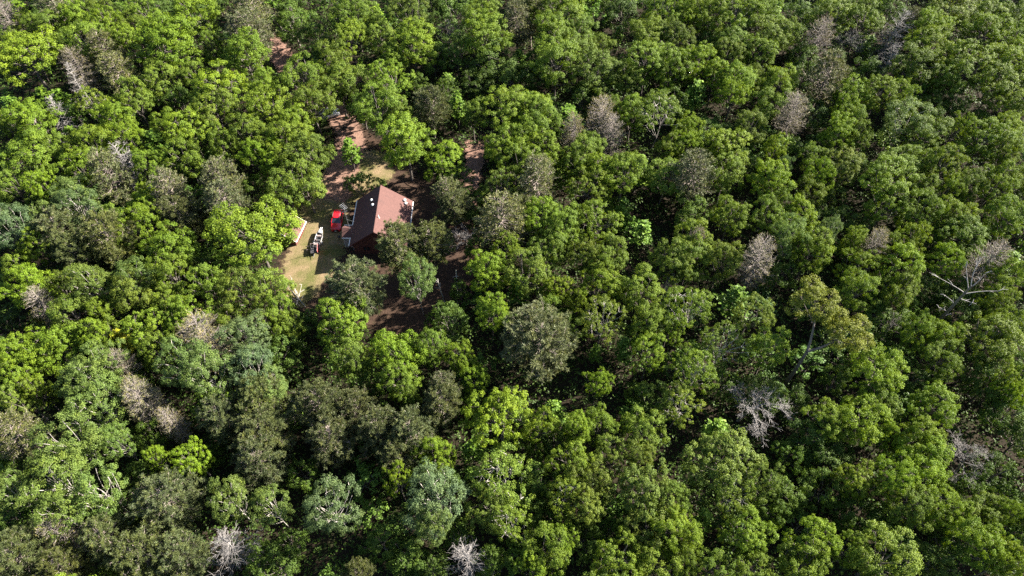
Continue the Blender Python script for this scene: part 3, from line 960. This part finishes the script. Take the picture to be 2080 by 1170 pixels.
PROTO = {
    'oak': [oak_proto(100 + i, nl=int(16 + (i * 3) % 9), vr=.8 + .07 * (i % 5), keep=.84 + .03 * (i % 4), clump_r=.5 + .03 * (i % 3)) for i in range(12)],
    'maple': [oak_proto(150 + i, nl=int(19 + i % 4), vr=.95 + .05 * (i % 3), keep=.86 + .03 * (i % 3), clump_r=.6, leaf=.25, nleaf=88, lobe=(.2, .4), zmin=-.65, up=.5) for i in range(8)],  # broadleaf crowns of unknown species, set apart from the oaks by mid-green tone
    'low': [oak_proto(180 + i, R=4, H=10, nl=15, nclump=16, nleaf=70, leaf=.26, clump_r=.6, vr=1.0, zmin=-.75, fork=.3, trunk_r=.16) for i in range(5)],
    'aspen': [oak_proto(200 + i, R=4.5, H=16.0, nl=20, nclump=17, nleaf=84, leaf=.2, clump_r=.52, vr=1.05, keep=.9, lobe=(.27, .40), zmin=-.65,
                        bark=M_MIDBARK, twig=.15, fork=.35, trunk_r=.09, up=.2) for i in range(6)],
    'sparse': [oak_proto(260 + i, R=5, H=15.5, nl=18, nclump=14, nleaf=64, leaf=.22, clump_r=.5, vr=.92, keep=.85, zmin=-.5,
                         bark=M_MIDBARK, twig=.4, fork=.4, up=.15, trunk_r=.10) for i in range(4)],
    'pine': [pine_proto(300 + i, whorls=15, per=7, sub=7, nneed=36, length=.48, width=.066, base=.38, round_=.55 + .08 * (i % 3)) for i in range(6)],
    'greypine': [pine_proto(340 + i, R=3.2, H=15, base=.3, whorls=16, per=7, sub=7, nneed=15, length=.34, width=.08, round_=.55, tuft_keep=.88) for i in range(4)],
    'browncon': [pine_proto(360 + i, R=2.6, H=14, base=.2, whorls=19, per=7, sub=10, nneed=6, length=.3, width=.045, round_=.5, bark=M_BROWNWOOD, tuft_keep=.5) for i in range(3)],
    'deadcon': [dead_conifer_proto(400 + i) for i in range(4)],
    'dead': [dead_proto(440 + i) for i in range(4)],
    'sapling': [sapling_proto(500 + i) for i in range(5)],
    'shrub': [oak_proto(600 + i, R=2.2, H=5.2, nl=10, nclump=16, nleaf=24, leaf=.36, clump_r=.42, vr=.9, lobe=(.34, .5), zmin=-.5, twig=.3, fork=.25, trunk_r=.06) for i in range(5)],
}
NAME = {'oak': 'oak_tree', 'maple': 'broadleaf_tree', 'low': 'understory_tree', 'aspen': 'aspen_tree', 'sparse': 'sparse_oak_tree', 'pine': 'pine_tree', 'greypine': 'jack_pine_tree',
        'browncon': 'dying_conifer', 'deadcon': 'dead_conifer', 'dead': 'dead_tree', 'sapling': 'maple_sapling', 'shrub': 'understory_shrub'}
KIND = {'oak': 'oak', 'maple': 'broadleaf tree', 'low': 'low tree', 'aspen': 'aspen', 'sparse': 'thin-leaved tree', 'pine': 'red pine', 'greypine': 'narrow pine',
        'browncon': 'dying conifer', 'deadcon': 'bare dead conifer', 'dead': 'bare dead tree', 'sapling': 'big-leaved sapling', 'shrub': 'low shrub'}
GROUP = {'oak': 'yellow-green and olive oaks of the forest', 'maple': 'mid-green broadleaf trees of the forest', 'low': 'dark low trees between the tall crowns',
         'aspen': 'pale aspens', 'sparse': 'thin-leaved trees', 'pine': 'red pines', 'greypine': 'narrow grey pines', 'browncon': 'dying brown conifers',
         'deadcon': 'bare dead conifers', 'dead': 'bare dead broadleaf trees', 'sapling': 'bright saplings', 'shrub': 'low shrubs in gaps of the forest'}

# code in the survey -> (prototype, tone word, crown colour)
CODE = {
    'y': ('oak', 'yellow-green', (.116, .178, .013)), 'g': ('maple', 'mid-green', (.098, .150, .016)), 'd': ('low', 'dark green', (.062, .108, .016)),
    'o': ('oak', 'olive-green', (.098, .140, .020)), 'a': ('aspen', 'fresh green', (.098, .148, .034)), 'u': ('aspen', 'bluish-green', (.085, .130, .050)),
    's': ('sparse', 'yellowish', (.118, .172, .020)), 'p': ('pine', 'grey-green', (.080, .097, .034)), 'q': ('greypine', 'dull grey-green', (.098, .112, .046)),
    'n': ('browncon', 'grey-brown', (.145, .13, .085)), 'k': ('browncon', 'tan', (.18, .165, .07)), 'w': ('deadcon', 'whitish', None), 'x': ('dead', 'pale grey', None),
    'b': ('sapling', 'bright green', (.105, .180, .022)), 'f': ('sapling', 'yellow', (.22, .24, .025)), 'l': ('shrub', 'light green', (.075, .125, .022)),
}
# every crown of the photograph, read off in nine sheets: sheet origin, then code x y half-width in sheet units (700 photo px = 2047 units)
SURVEY = {
 (0, 0): """n 40 110 90;g 130 90 75;g 270 140 105;y 420 90 110;y 620 110 90;g 765 110 80;g 830 25 80;d 930 80 70;y 150 320 180;g 500 230 125;
q 610 290 95;n 450 370 80;q 690 430 95;y 970 260 190;y 740 210 90;y 1160 100 135;g 1240 230 90;q 1480 190 110;q 1500 50 105;y 1450 300 140;g 930 430 105;
g 1130 400 80;y 1330 510 150;y 1570 480 85;g 1790 440 115;g 1855 590 110;o 1270 630 115;y 1600 620 130;y 1740 690 105;y 1690 830 150;y 1540 890 120;g 1830 890 125;
g 1790 1030 130;d 950 560 95;d 1070 590 85;g 780 560 105;y 670 680 105;y 730 790 105;s 510 560 85;w 330 640 60;w 430 470 50;y 180 690 130;g 30 690 75;g 170 890 160;g 350 850 85;
y 530 830 125;y 460 970 110;y 250 1090 95;g 40 1060 90;q 650 1050 110;w 740 960 95;y 1110 740 120;g 960 700 80;g 1080 890 110;y 870 960 90;x 1300 970 85;q 1310 1100 115;
a 420 1120 110;y 820 1140 80;q 1000 1120 100;g 1300 820 90;d 1740 130 120;d 1900 200 100;g 1960 340 105;g 2000 460 100;o 60 210 60;g 590 30 70;q 330 20 90;g 1660 1100 120;o 1460 760 110""",
 (690, 0): """g 80 60 130;y 60 190 90;g 230 160 95;o 390 60 110;d 700 60 120;g 860 70 115;y 430 230 150;y 310 310 100;x 650 150 65;y 870 200 160;d 700 310 125;d 910 380 135;
q 1060 120 85;q 1140 60 70;y 1290 50 150;g 1420 130 100;y 1280 190 130;g 1400 270 115;g 1290 360 150;d 1180 430 100;g 1560 230 80;b 1660 205 45;g 1530 400 125;d 1680 60 100;
y 1850 170 110;y 1950 40 110;o 1990 190 100;y 1830 350 140;y 1970 380 110;g 1710 430 90;g 30 430 110;b 130 410 40;y 290 430 120;g 240 610 150;g 340 640 90;d 130 630 100;
p 540 610 100;b 700 640 75;g 790 620 75;y 970 610 135;y 1120 620 130;g 1210 690 110;y 1080 790 130;y 1190 860 110;y 950 830 110;g 1090 940 120;q 1180 1060 110;o 960 1070 100;
k 1550 680 80;n 1620 760 80;k 1390 780 75;g 1480 830 100;g 1430 910 110;y 1560 970 100;y 1690 1000 120;y 1480 1080 110;y 1750 640 105;s 1900 650 140;g 1990 840 90;
g 1950 1000 110;y 390 825 165;y 600 920 128;b 60 900 75;l 720 1040 80;l 125 1090 70;l 235 1130 60;l 60 1090 50;d 745 1130 70;d 700 1170 60;q 640 1130 85;d 560 330 90;d 1000 460 90;g 1620 600 70;d 1440 560 95;d 820 480 90""",
 (1380, 0): """y 170 80 120;y 60 80 90;y 350 60 140;g 500 60 100;g 540 160 110;g 330 210 105;y 500 260 110;g 650 150 80;o 300 270 80;g 900 60 130;g 1110 70 115;
n 850 190 75;x 1010 200 90;w 1285 150 95;w 1260 360 65;q 870 440 105;b 1120 290 60;q 1390 100 55;y 1500 150 110;y 1500 250 125;g 1410 350 115;o 1620 30 130;g 1850 60 100;y 1830 170 130;
g 1990 50 90;y 2010 190 90;y 1740 370 140;y 1960 350 120;g 1640 420 100;g 1900 470 120;y 1990 580 90;y 130 350 110;y 230 410 100;y 360 450 110;g 450 400 75;y 330 540 95;b 90 560 85;y 600 470 100;
g 550 570 90;n 690 640 95;y 1050 520 100;y 1210 530 100;y 1330 490 65;g 1370 580 75;y 1010 590 80;g 1040 690 85;y 960 770 100;g 1080 780 80;a 1370 680 130;g 1480 770 120;b 1240 800 70;
y 1680 720 75;y 1850 790 140;y 1990 720 90;g 1960 880 90;y 60 730 75;y 280 820 130;y 50 850 85;y 580 850 75;y 570 1050 120;g 300 990 100;u 650 920 50;q 100 1030 120;g 830 900 80;y 830 1020 80;
o 980 950 110;g 800 1110 80;y 1240 1080 150;g 1310 950 115;g 1440 920 85;g 1460 1090 100;y 1590 970 110;g 1740 1070 95;g 1630 1110 80;y 1900 1080 110;g 2010 1000 85;d 200 230 90;d 740 330 90;
d 1560 530 90;d 1120 420 80;d 1640 600 85;d 720 900 80;g 440 700 90;d 60 220 80""",
 (0, 390): """u 60 190 130;u 440 80 130;a 270 130 85;y 840 60 130;p 1060 110 130;x 980 180 60;y 820 190 130;g 640 160 100;p 360 230 135;p 640 270 150;y 220 310 95;p 430 350 120;g 60 400 80;
y 1000 340 140;g 1010 460 130;b 770 370 85;a 780 480 110;y 1490 230 228;q 1330 70 100;y 140 530 135;g 70 480 80;n 230 630 80;o 330 530 100;a 520 520 120;y 600 680 80;o 780 570 120;
g 1230 520 110;o 1420 570 145;g 1590 540 110;g 980 630 90;y 1120 720 125;g 400 700 110;f 220 750 45;g 570 800 95;y 280 890 150;y 530 860 110;f 720 880 85;y 880 800 125;g 900 910 95;k 1190 850 130;
u 1440 830 135;g 1620 750 100;g 1700 740 70;y 60 960 115;f 230 1060 50;y 70 1110 105;a 500 1060 155;a 620 960 105;n 710 1000 70;a 1080 1000 135;a 1230 1070 130;u 1480 1030 145;a 1570 1120 120;
g 800 1110 55;k 790 1160 85;d 1680 960 120;d 1720 850 90;g 1640 640 85;d 1210 390 90;d 620 760 80;d 200 1000 70;d 860 1010 80;g 1330 690 90""",
 (690, 390): """y 5 745 165;g 60 960 120;p 88 541 165;p 351 310 126;p 532 272 126;a 453 488 118;p 675 75 110;x 750 230 85;q 980 170 130;y 1180 130 115;y 1320 180 130;g 1250 300 130;
y 1540 150 120;b 1690 100 65;b 1800 240 85;g 1620 340 100;g 1560 410 90;o 1460 360 90;o 1990 360 120;y 980 310 90;y 870 430 115;g 1110 440 135;b 1060 590 85;y 1290 520 85;y 1410 610 65;y 1550 510 110;
g 1800 540 110;x 1970 520 65;y 900 690 100;d 650 760 115;p 1200 870 235;b 1360 740 50;s 1570 740 130;g 1850 750 110;b 1680 940 75;b 1520 960 50;y 1540 1100 80;y 1850 930 110;
y 340 930 140;g 340 1080 120;g 540 890 100;y 720 950 90;y 790 1060 80;d 100 1080 120;q 620 1140 80;y 1980 770 90;d 1350 640 80;d 1700 600 80;d 1760 840 80;g 1250 640 70;l 560 770 70;l 1000 760 70;d 800 320 65;d 760 130 60;d 700 560 55""",
 (1380, 390): """y 320 110 110;g 540 110 90;g 100 250 115;g 80 350 110;n 110 270 55;o 270 360 100;y 740 90 110;g 620 40 80;u 910 180 70;a 680 220 110;y 800 310 140;y 1250 60 110;g 1440 100 110;y 1640 100 130;
g 1720 210 130;g 1980 110 110;n 470 380 100;y 1070 260 80;k 1170 300 75;g 1290 290 85;y 1390 240 90;y 1090 420 110;y 1310 430 140;g 1080 560 105;g 1330 560 110;y 1590 390 100;y 1960 450 110;
g 1900 590 90;n 1850 400 95;s 70 660 130;b 320 640 100;o 450 700 115;g 560 900 100;s 270 890 130;s 100 1040 130;x 1290 770 80;g 1440 790 95;y 1600 830 110;g 1580 960 120;y 1210 1040 150;
l 880 850 95;l 900 970 80;g 1890 860 150;y 1960 770 110;y 2000 1080 100;d 1750 1040 110;d 1150 660 90;d 1000 160 90;d 600 480 90;d 1480 560 90;d 1840 680 80;d 940 1090 80;d 1420 1130 90;d 1530 270 80""",
 (0, 770): """o 100 90 105;y 190 50 75;a 540 100 165;a 400 350 175;a 640 330 115;a 300 560 170;a 560 640 150;a 330 790 130;k 820 110 105;k 1000 230 70;p 1520 90 145;p 1300 210 115;p 1560 280 165;
p 1540 480 155;p 1890 140 140;p 1960 330 130;q 90 320 120;y 900 440 65;y 1130 450 105;p 980 700 180;a 1340 690 120;a 1580 720 115;u 1970 740 165;w 1320 980 130;p 610 930 135;p 820 1040 180;
p 1060 1010 150;p 110 1060 165;l 150 900 90;k 310 900 80;x 1500 1010 90;d 1710 970 90;a 40 640 100;d 60 800 100;d 900 330 90;d 800 560 90;d 1210 420 90;d 780 760 100;d 1640 1100 110;d 1800 560 90;p 350 1110 130""",
 (690, 770): """p 80 160 125;p 230 290 140;p 440 310 140;p 600 130 120;p 320 420 110;g 400 70 70;y 960 200 185;y 550 430 100;b 790 430 80;b 770 560 45;u 570 660 175;a 550 840 100;y 340 580 90;
s 960 590 165;s 1010 850 130;o 880 720 120;y 1370 470 120;o 1490 590 130;s 1340 660 125;o 1470 740 125;y 1190 260 90;b 1280 190 85;y 1430 270 90;g 1560 250 100;g 1820 270 120;o 1620 430 110;o 1790 430 100;
o 1830 650 160;o 1850 850 140;y 1990 900 135;g 1990 680 100;g 1230 1010 130;y 1320 920 100;y 1140 1120 100;y 1660 1050 140;g 1880 1080 130;w 760 1060 105;d 250 960 110;d 400 1040 110;p 100 1150 90;
d 700 900 90;d 640 600 80;d 1150 760 90;d 1600 880 90;d 1220 850 80;d 1440 950 90;d 900 1080 110;d 560 1110 90;d 1280 330 90""",
 (1380, 770): """s 20 110 125;x 440 95 190;o 290 460 185;o 500 570 120;s 330 620 140;b 210 310 95;b 140 830 75;y 900 210 110;y 1120 220 145;y 1280 310 85;g 1240 120 110;y 1540 130 150;y 1450 340 125;
y 1490 440 140;d 800 350 130;d 900 460 120;y 1080 570 120;y 1300 560 130;d 650 450 90;d 660 690 110;d 850 650 110;x 1790 450 165;y 1600 740 130;g 1420 720 120;g 1840 760 120;y 1960 760 85;y 1830 960 160;
y 1990 1060 110;y 420 900 130;y 820 960 130;g 760 1080 130;g 230 1100 120;g 1250 1040 165;g 60 920 85;g 40 1060 90;d 1500 1080 120;d 1850 30 130;y 2000 50 75;d 1960 190 110;d 1050 780 100;d 1200 860 90;
g 1040 1000 100;d 680 110 90;d 120 680 90;l 1000 840 80;l 1020 690 70;d 1720 640 90;d 1640 980 90;d 560 760 90;g 480 1100 110""",
}

rng_place = random.Random(7)
TREES = []          # (proto key, tone, root, R, position, photo x, photo y)
USED = {}
def plant(key, pos, R, H, colour, rz=None, lean=(0, 0)):
    plist = PROTO[key]
    k = rng_place.randrange(len(plist))
    if key == 'oak' and R > 6.0:                # the widest oaks are the fullest
        k = rng_place.choice((2, 5))
    pr = plist[k]
    root = empty(NAME[key], (pos[0], pos[1], 0), rng_place.uniform(0, 6.283) if rz is None else rz)
    root.rotation_euler[0], root.rotation_euler[1] = lean
    s = R / pr.R
    root.scale = (s * rng_place.uniform(.88, 1.13), s * rng_place.uniform(.88, 1.13), H / pr.H * rng_place.uniform(.93, 1.07))
    for ob in pr.pieces:
        c = ob.copy()
        COL.objects.link(c)
        c.parent = root
        if colour is not None and ob.name.startswith("crown"):
            k_ = rng_place.uniform(.84, 1.14)
            j = [k_ * rng_place.uniform(.94, 1.05), k_]
            c.color = (colour[0] * j[0], colour[1] * j[1], colour[2] * j[1] * rng_place.uniform(.8, 1.2), 1)
    return root

def tree_size(key, R):
    """height, height of the middle of the visible crown"""
    if key == 'low':
        H = 5.5 + 1.1 * R
        return H, H - .9 * R
    if key in ('oak', 'maple', 'sparse'):
        H = 9.2 + 1.05 * R
        return H, H - .72 * R
    if key == 'aspen':
        H = 10.5 + 1.2 * R
        return H, H - .85 * R
    if key == 'pine':
        H = 8.5 + 1.15 * R
        return H, H - .8 * R
    if key in ('greypine', 'browncon'):
        H = 9.0 + 1.7 * R
        return H, H - 1.3 * R
    if key == 'deadcon':
        H = 9.5 + 1.5 * R
        return H, H * .72
    if key == 'dead':
        H = 7.0 + 1.2 * R
        return H, H * .70
    if key == 'sapling':
        H = 3.5 + 2.1 * R
        return H, H * .62
    H = 2.0 + 1.6 * R
    return H, H * .6

BOUND_SCALE = 700 / 2047
occupied = []
GROW = {'oak': 1.11, 'maple': 1.11, 'aspen': 1.13, 'sparse': 1.13, 'low': 1.12, 'dead': 1.22, 'deadcon': 1.15, 'pine': 1.1, 'greypine': 1.15, 'browncon': 1.1}
for (ox, oy), txt in SURVEY.items():
    for ent in txt.replace("\n", "").split(";"):
        if not ent.strip():
            continue
        code, x, y, r = ent.split()
        key, tone, colour = CODE[code]
        X, Y, r = ox + float(x) * BOUND_SCALE, oy + float(y) * BOUND_SCALE, float(r) * BOUND_SCALE
        R, H, zc = 4.0, 14.0, 9.0
        for _ in range(4):
            P = place(X, Y, zc)
            R = r / px_per_m(P)
            H, zc = tree_size(key, R)
        P = place(X, Y, zc)
        if -19 < P[0] < -7 and 78 < P[1] < 100:      # lower trees beside the cabin: its roof stands in the sun
            H, zc = H * .7, zc * .7
            P = place(X, Y, zc)
        Rr = R * GROW.get(key, 1.0)
        root = plant(key, P, Rr, H, colour)
        TREES.append([key, tone, root, Rr, P, X, Y])
        if key not in ('dead', 'deadcon'):
            occupied.append((P[0], P[1], R))

# ------------------------------------------------------------------ particular trees
def own_tree(name, loc, pieces, label, cat="tree", group=None):
    t = tag(empty(name, loc), label, cat, group)
    for ob in pieces:
        COL.objects.link(ob)
        ob.parent = t
    return t
# forked tree with two yellow-green heads on long bare limbs
rng = np.random.default_rng(77)
B = place(1600, 772, 2.0)
off = np.array([B[0], B[1], 0.0])
Pf = np.array([B[0], B[1], 11.0])
E1, E2 = place(1655, 610, 16.5), place(1722, 672, 14.0)
big = [(np.array([off, off + [.1, 0, 5], Pf]), np.array([.36, .29, .23]))]
lobes = []
for E_, n_, sp in ((E1, 11, 3.1), (E2, 11, 3.0)):
    big.append((curve(Pf, E_, rng, 6, .08), np.linspace(.22, .07, 6)))
    for d_ in fib_dirs(n_, -.55, .95, rng, .3):
        lc = E_ + d_ * sp * rng.uniform(.55, 1.0) * np.array([1, 1, .75])
        lobes.append((lc, rng.uniform(1.0, 1.5), d_))
        big.append((curve(E_ - (E_ - Pf) * rng.uniform(0, .45), lc, rng, 4, .15), np.array([.08, .06, .045, .03])))
v, f, T, cl = foliage(rng, lobes, 34, 70, .21, .5, .92, .25)
sm = [(curve(lc, cc, rng, 3, .1), np.array([.04, .03, .012])) for cc, lc in cl if rng.random() < .7]
a, b = tubes(big, 7), tubes(sm, 3)
crown = build("crown", [(v - off, f, 0)], M_LEAF, tone=T, link=False)
crown.color = (.135, .16, .022, 1)
trunk = build("trunk", [(a[0] - off, a[1], 0), (b[0] - off, b[1], 0)], M_BARK, smooth=True, link=False)
own_tree("forked_tree", off, [trunk, crown], "thin-leaved tree with a bare forked trunk and two yellow-green heads")
# tall weathered snag with stub limbs
rng = np.random.default_rng(78)
S = place(1890, 672, 3.0)
off = np.array([S[0], S[1], 0.0])
H_ = 15.5
tr = curve(np.zeros(3), np.array([.2, .2, H_]), rng, 8, .015)
big = [(tr, np.linspace(.33, .15, 8))]
for z, az, el, Ln in ((15.3, 1.3, 1.0, 5.2), (14.6, 1.9, .8, 3.6), (13.6, 2.75, .35, 5.0), (13.4, -.1, .3, 4.6), (12.2, -.5, .05, 2.4), (10.6, 2.6, .5, 2.2), (8.5, 2.9, .4, 1.8), (15.0, .6, .9, 3.0), (7.2, .3, .3, 1.4)):
    p0 = np.array([np.interp(z, tr[:, 2], tr[:, 0]), np.interp(z, tr[:, 2], tr[:, 1]), z])
    p1 = p0 + Ln * np.array([math.cos(az) * math.cos(el), math.sin(az) * math.cos(el), math.sin(el)])
    c_ = curve(p0, p1, rng, 6, .12)
    big.append((c_, np.linspace(.085, .03, 6)))
    for q in range(3):
        i = int(rng.integers(2, 6))
        big.append((curve(c_[i], c_[i] + unit(p1 - p0 + rng.normal(size=3) * 2.2) * Ln * .3, rng, 3, .15), np.array([.06, .045, .025])))
a, b = tubes(big[:1], 9), tubes(big[1:], 5)
own_tree("snag", off, [build("trunk", [(a[0], a[1], 0)], M_BARK, smooth=True, link=False), build("branches", [(b[0], b[1], 0)], M_DEADWOOD, smooth=True, link=False)],
         "tall grey snag with a thick bare trunk and pale stub limbs")
# white fallen birch at the foot of the lawn
rng = np.random.default_rng(79)
B = place(606, 606, .3)
big = []
for (px, py, z), r in (((576, 571, .9), .11), ((592, 570, 1.6), .07), ((612, 576, 1.5), .05), ((578, 602, .5), .07), ((623, 624, .2), .08), ((600, 622, .2), .06)):
    e = place(px, py, z) - B
    c_ = curve([0, 0, .15], e, rng, 5, .10)
    big.append((c_, np.linspace(r, .035, 5)))
    for q in range(4):
        i = int(rng.integers(1, 5))
        big.append((curve(c_[i], c_[i] + unit(e + rng.normal(size=3) * np.linalg.norm(e) * .6) * rng.uniform(.5, 1.4), rng, 3, .12), np.array([.04, .03, .015])))
a = tubes(big, 6)
fb = build("fallen_birch", [(a[0], a[1], 0)], bark_material("birch_bark", (.30, .28, .26), (.50, .47, .44)), smooth=True)
fb.location = (B[0], B[1], 0)
tag(fb, "fallen white birch limbs spread at the lower end of the lawn", "fallen tree")
# slim standing birch poles
for (x0, y0, x1, y1, lab) in ((930, 618, 926, 548, "slim dead birch pole with a broken pale top in the brown yard"), (903, 612, 888, 566, "thinner dead birch pole leaning left in the brown yard"),
                              (620, 705, 597, 660, "thin leaning dead birch stem below the lawn's end")):
    b0 = place(x0, y0, .5)
    t1 = place(x1, y1, 8.0)
    tr = curve(np.array([0, 0, 0.]), t1 - np.array([b0[0], b0[1], 0]), rng, 7, .03)
    big = [(tr, np.linspace(.10, .05, 7))]
    for q in range(7):
        i = int(rng.integers(2, 7))
        big.append((curve(tr[i], tr[i] + rng.normal(size=3) * np.array([.5, .5, .3]) + [0, 0, .6], rng, 3, .1), np.array([.04, .03, .012])))
    a, b = tubes(big[:1], 6), tubes(big[1:], 4)
    own_tree("dead_birch", (b0[0], b0[1], 0), [build("trunk", [(a[0], a[1], 0)], M_PALEBARK, smooth=True, link=False), build("branches", [(b[0], b[1], 0)], M_PALEBARK, smooth=True, link=False)],
             lab, "dead tree", "dead birch poles around the yard")

# lower trees in the gaps between the surveyed crowns
rs = random.Random(23)
gap = 0
for _ in range(12000):
    if gap >= 115:
        break
    x, y = rs.uniform(-135, 135), rs.uniform(20, 172)
    u, v = photo_xy((x, y, 5))
    if not (-20 < u < 2100 and -20 < v < 1190) or poly_dist([(x, y)], YARD)[0] > -3.2 or path_dist([(x, y)], ROAD)[0] < 6:
        continue
    oc = np.array(occupied)
    R = rs.uniform(2.0, 3.3)
    if (np.hypot(oc[:, 0] - x, oc[:, 1] - y) - oc[:, 2] * 1.0 - R * .45).min() < 0:
        continue
    code = rs.choice("dddlbd")
    key, tone, colour = CODE[code]
    if key == 'shrub': key, tone = 'low', 'light green'
    if key == 'maple': key = 'low'
    H, zc = tree_size(key, R)
    P = np.array([x, y, zc])
    X, Y = photo_xy(P)
    root = plant(key, P, R * 1.15, H, colour)
    TREES.append([key, tone, root, R, P, X, Y])
    occupied.append((x, y, R))
    gap += 1

# ------------------------------------------------------------------ labels: each tree told by its look and its nearest landmark
LAND = [("the brown cabin roof", 765, 430), ("the big round red pine", 1100, 688), ("the wide bare tree at lower right", 1530, 825), ("the tall grey snag", 1945, 580),
        ("the bare tree near the right edge", 1992, 924), ("the white dead conifer at lower left", 451, 1105), ("the bare trunk at far left", 113, 222), ("the white dead conifer at top right", 1819, 51),
        ("the brown conifer at upper right", 1616, 219), ("the brown conifer right of centre", 1541, 520), ("the dead conifer left of the clearing", 253, 328), ("the forked tree", 1690, 640),
        ("the grey dead conifer at bottom centre", 950, 1132), ("the small bare bush at top", 912, 51), ("the top left corner", 0, 0), ("the bottom right corner", 2080, 1170), ("the left edge's middle", 0, 585),
        ("the top edge's middle", 1100, 0), ("the bare pale limbs of the big aspen", 150, 930)]
ORD = ["nearest", "second nearest", "third nearest", "fourth nearest", "fifth nearest", "sixth nearest", "seventh nearest", "eighth nearest", "ninth nearest", "tenth nearest"] + ["%dth nearest" % k for k in range(11, 40)]
SPECIAL = {"p": ((1100, 688), "broad round red pine, the largest pine crown, standing near the middle"), "x": ((1530, 825), "widest bare pale tree, full of fine twigs, in the lower right"),
           "w": ((451, 1105), "whitish bare conifer skeleton near the bottom left")}
buckets = {}
for t in TREES:
    key, tone, root, R, P, X, Y = t
    best = min(LAND, key=lambda l: math.hypot(l[1] - X, l[2] - Y) if math.hypot(l[1] - X, l[2] - Y) > 8 else 1e9)
    dx, dy = X - best[1], Y - best[2]
    dr = ("right of" if dx > 0 else "left of") if abs(dx) > abs(dy) else ("below" if dy > 0 else "above")
    buckets.setdefault((key, tone, best[0], dr), []).append((math.hypot(dx, dy), t))
for (key, tone, lm, dr), lst in buckets.items():
    lst.sort(key=lambda a: a[0])
    for i, (d_, t) in enumerate(lst):
        lab = f"{tone} {KIND[key]} {dr} {lm}" if len(lst) == 1 else f"{tone} {KIND[key]}, {ORD[i]} {dr} {lm}"
        for (sx, sy), sl in SPECIAL.values():
            if math.hypot(t[5] - sx, t[6] - sy) < 6:
                lab = sl
        tag(t[2], lab, {"sapling": "sapling", "shrub": "shrub", "deadcon": "dead tree", "dead": "dead tree"}.get(key, "tree"), GROUP[key])


# low growth between the surveyed crowns, and forest carried on past the frame
occ = np.array(occupied)
rs = random.Random(11)
under = []
tries = 0
while len(under) < 285 and tries < 30000:
    tries += 1
    x, y = rs.uniform(-135, 135), rs.uniform(20, 172)
    u, v = photo_xy((x, y, 3))
    if not (-40 < u < 2120 and -30 < v < 1200):
        continue
    if in_poly(x, y, YARD) or path_dist([(x, y)], ROAD)[0] < 4.5:
        continue
    d = np.hypot(occ[:, 0] - x, occ[:, 1] - y) - occ[:, 2] * .55
    if d.min() < .6:
        continue
    if under and min(math.hypot(x - a, y - b) for a, b in under) < 3.2:
        continue
    under.append((x, y))
for i, (x, y) in enumerate(under):
    R = rs.uniform(1.9, 3.4)
    col = rs.choice([(.06, .115, .018), (.08, .15, .02), (.055, .10, .022), (.095, .15, .018)])
    root = plant('shrub', (x, y), R, rs.uniform(3.4, 7.0), col)
    tag(root, "low leafy understory shrub in the gaps between the taller forest trees", "shrub", "understory shrubs between the tall trees")
edge = 0
tries = 0
far = []
while edge < 135 and tries < 9000:
    tries += 1
    x, y = rs.uniform(-185, 190), rs.uniform(2, 215)
    u, v = photo_xy((x, y, 10))
    if -60 < u < 2140 and -50 < v < 1230:
        continue
    if u < -420 or u > 2560 or v < -330 or v > 1500:
        continue
    if far and min(math.hypot(x - a, y - b) for a, b in far) < 7.0:
        continue
    if min(np.hypot(occ[:, 0] - x, occ[:, 1] - y)) < 6:
        continue
    far.append((x, y))
    R = rs.uniform(3.8, 5.2)
    root = plant(rs.choice(['oak', 'maple']), (x, y), R, 9.2 + 1.05 * R, rs.choice([CODE['y'][2], CODE['g'][2], CODE['o'][2]]))
    tag(root, "oak of the forest beyond the edge of the picture", "tree", "oaks beyond the edge of the picture")
    edge += 1

# ground cover on the shaded forest floor
rng = np.random.default_rng(5)
n = 430000
gx, gy = rng.uniform(-150, 150, n), rng.uniform(12, 185, n)
keep = np.abs(gx) < 62 + gy * .52
G = np.stack([gx, gy], 1)[keep]
G = G[(poly_dist(G, YARD) < -.5) & (path_dist(G, ROAD) > 3.4)]
bush = np.clip(.55 + .5 * np.sin(G[:, 0] * .9 + 2 * np.sin(G[:, 1] * .37)) * np.sin(G[:, 1] * .8 + 1.7 * np.sin(G[:, 0] * .41)) + .25 * np.sin(G[:, 0] * 2.3 + G[:, 1] * 1.9), .05, 1.3)
patch = np.sin(G[:, 0] * .31 + 2 * np.sin(G[:, 1] * .17)) + np.sin(G[:, 1] * .27 + 1.7 * np.sin(G[:, 0] * .21))
ok = (patch + rng.normal(size=len(G)) * .7) > -2.2
G, bush = G[ok], bush[ok]
C = np.column_stack([G, bush * 2.4 * rng.uniform(.25, 1.0, len(G)) ** .6])
v, f = leaves(rng, C, np.array([0, 0, .8]) + rng.normal(size=C.shape) * .5, .42, .7)
o = build("undergrowth", [(v, f, 0)], M_LEAF, tone=np.clip(bush * .5 + rng.normal(size=len(C)) * .15, 0, 1))
o.color = (.05, .09, .015, 1)
tag(o, "ferns and seedlings covering the dark forest floor", "undergrowth", kind="stuff")
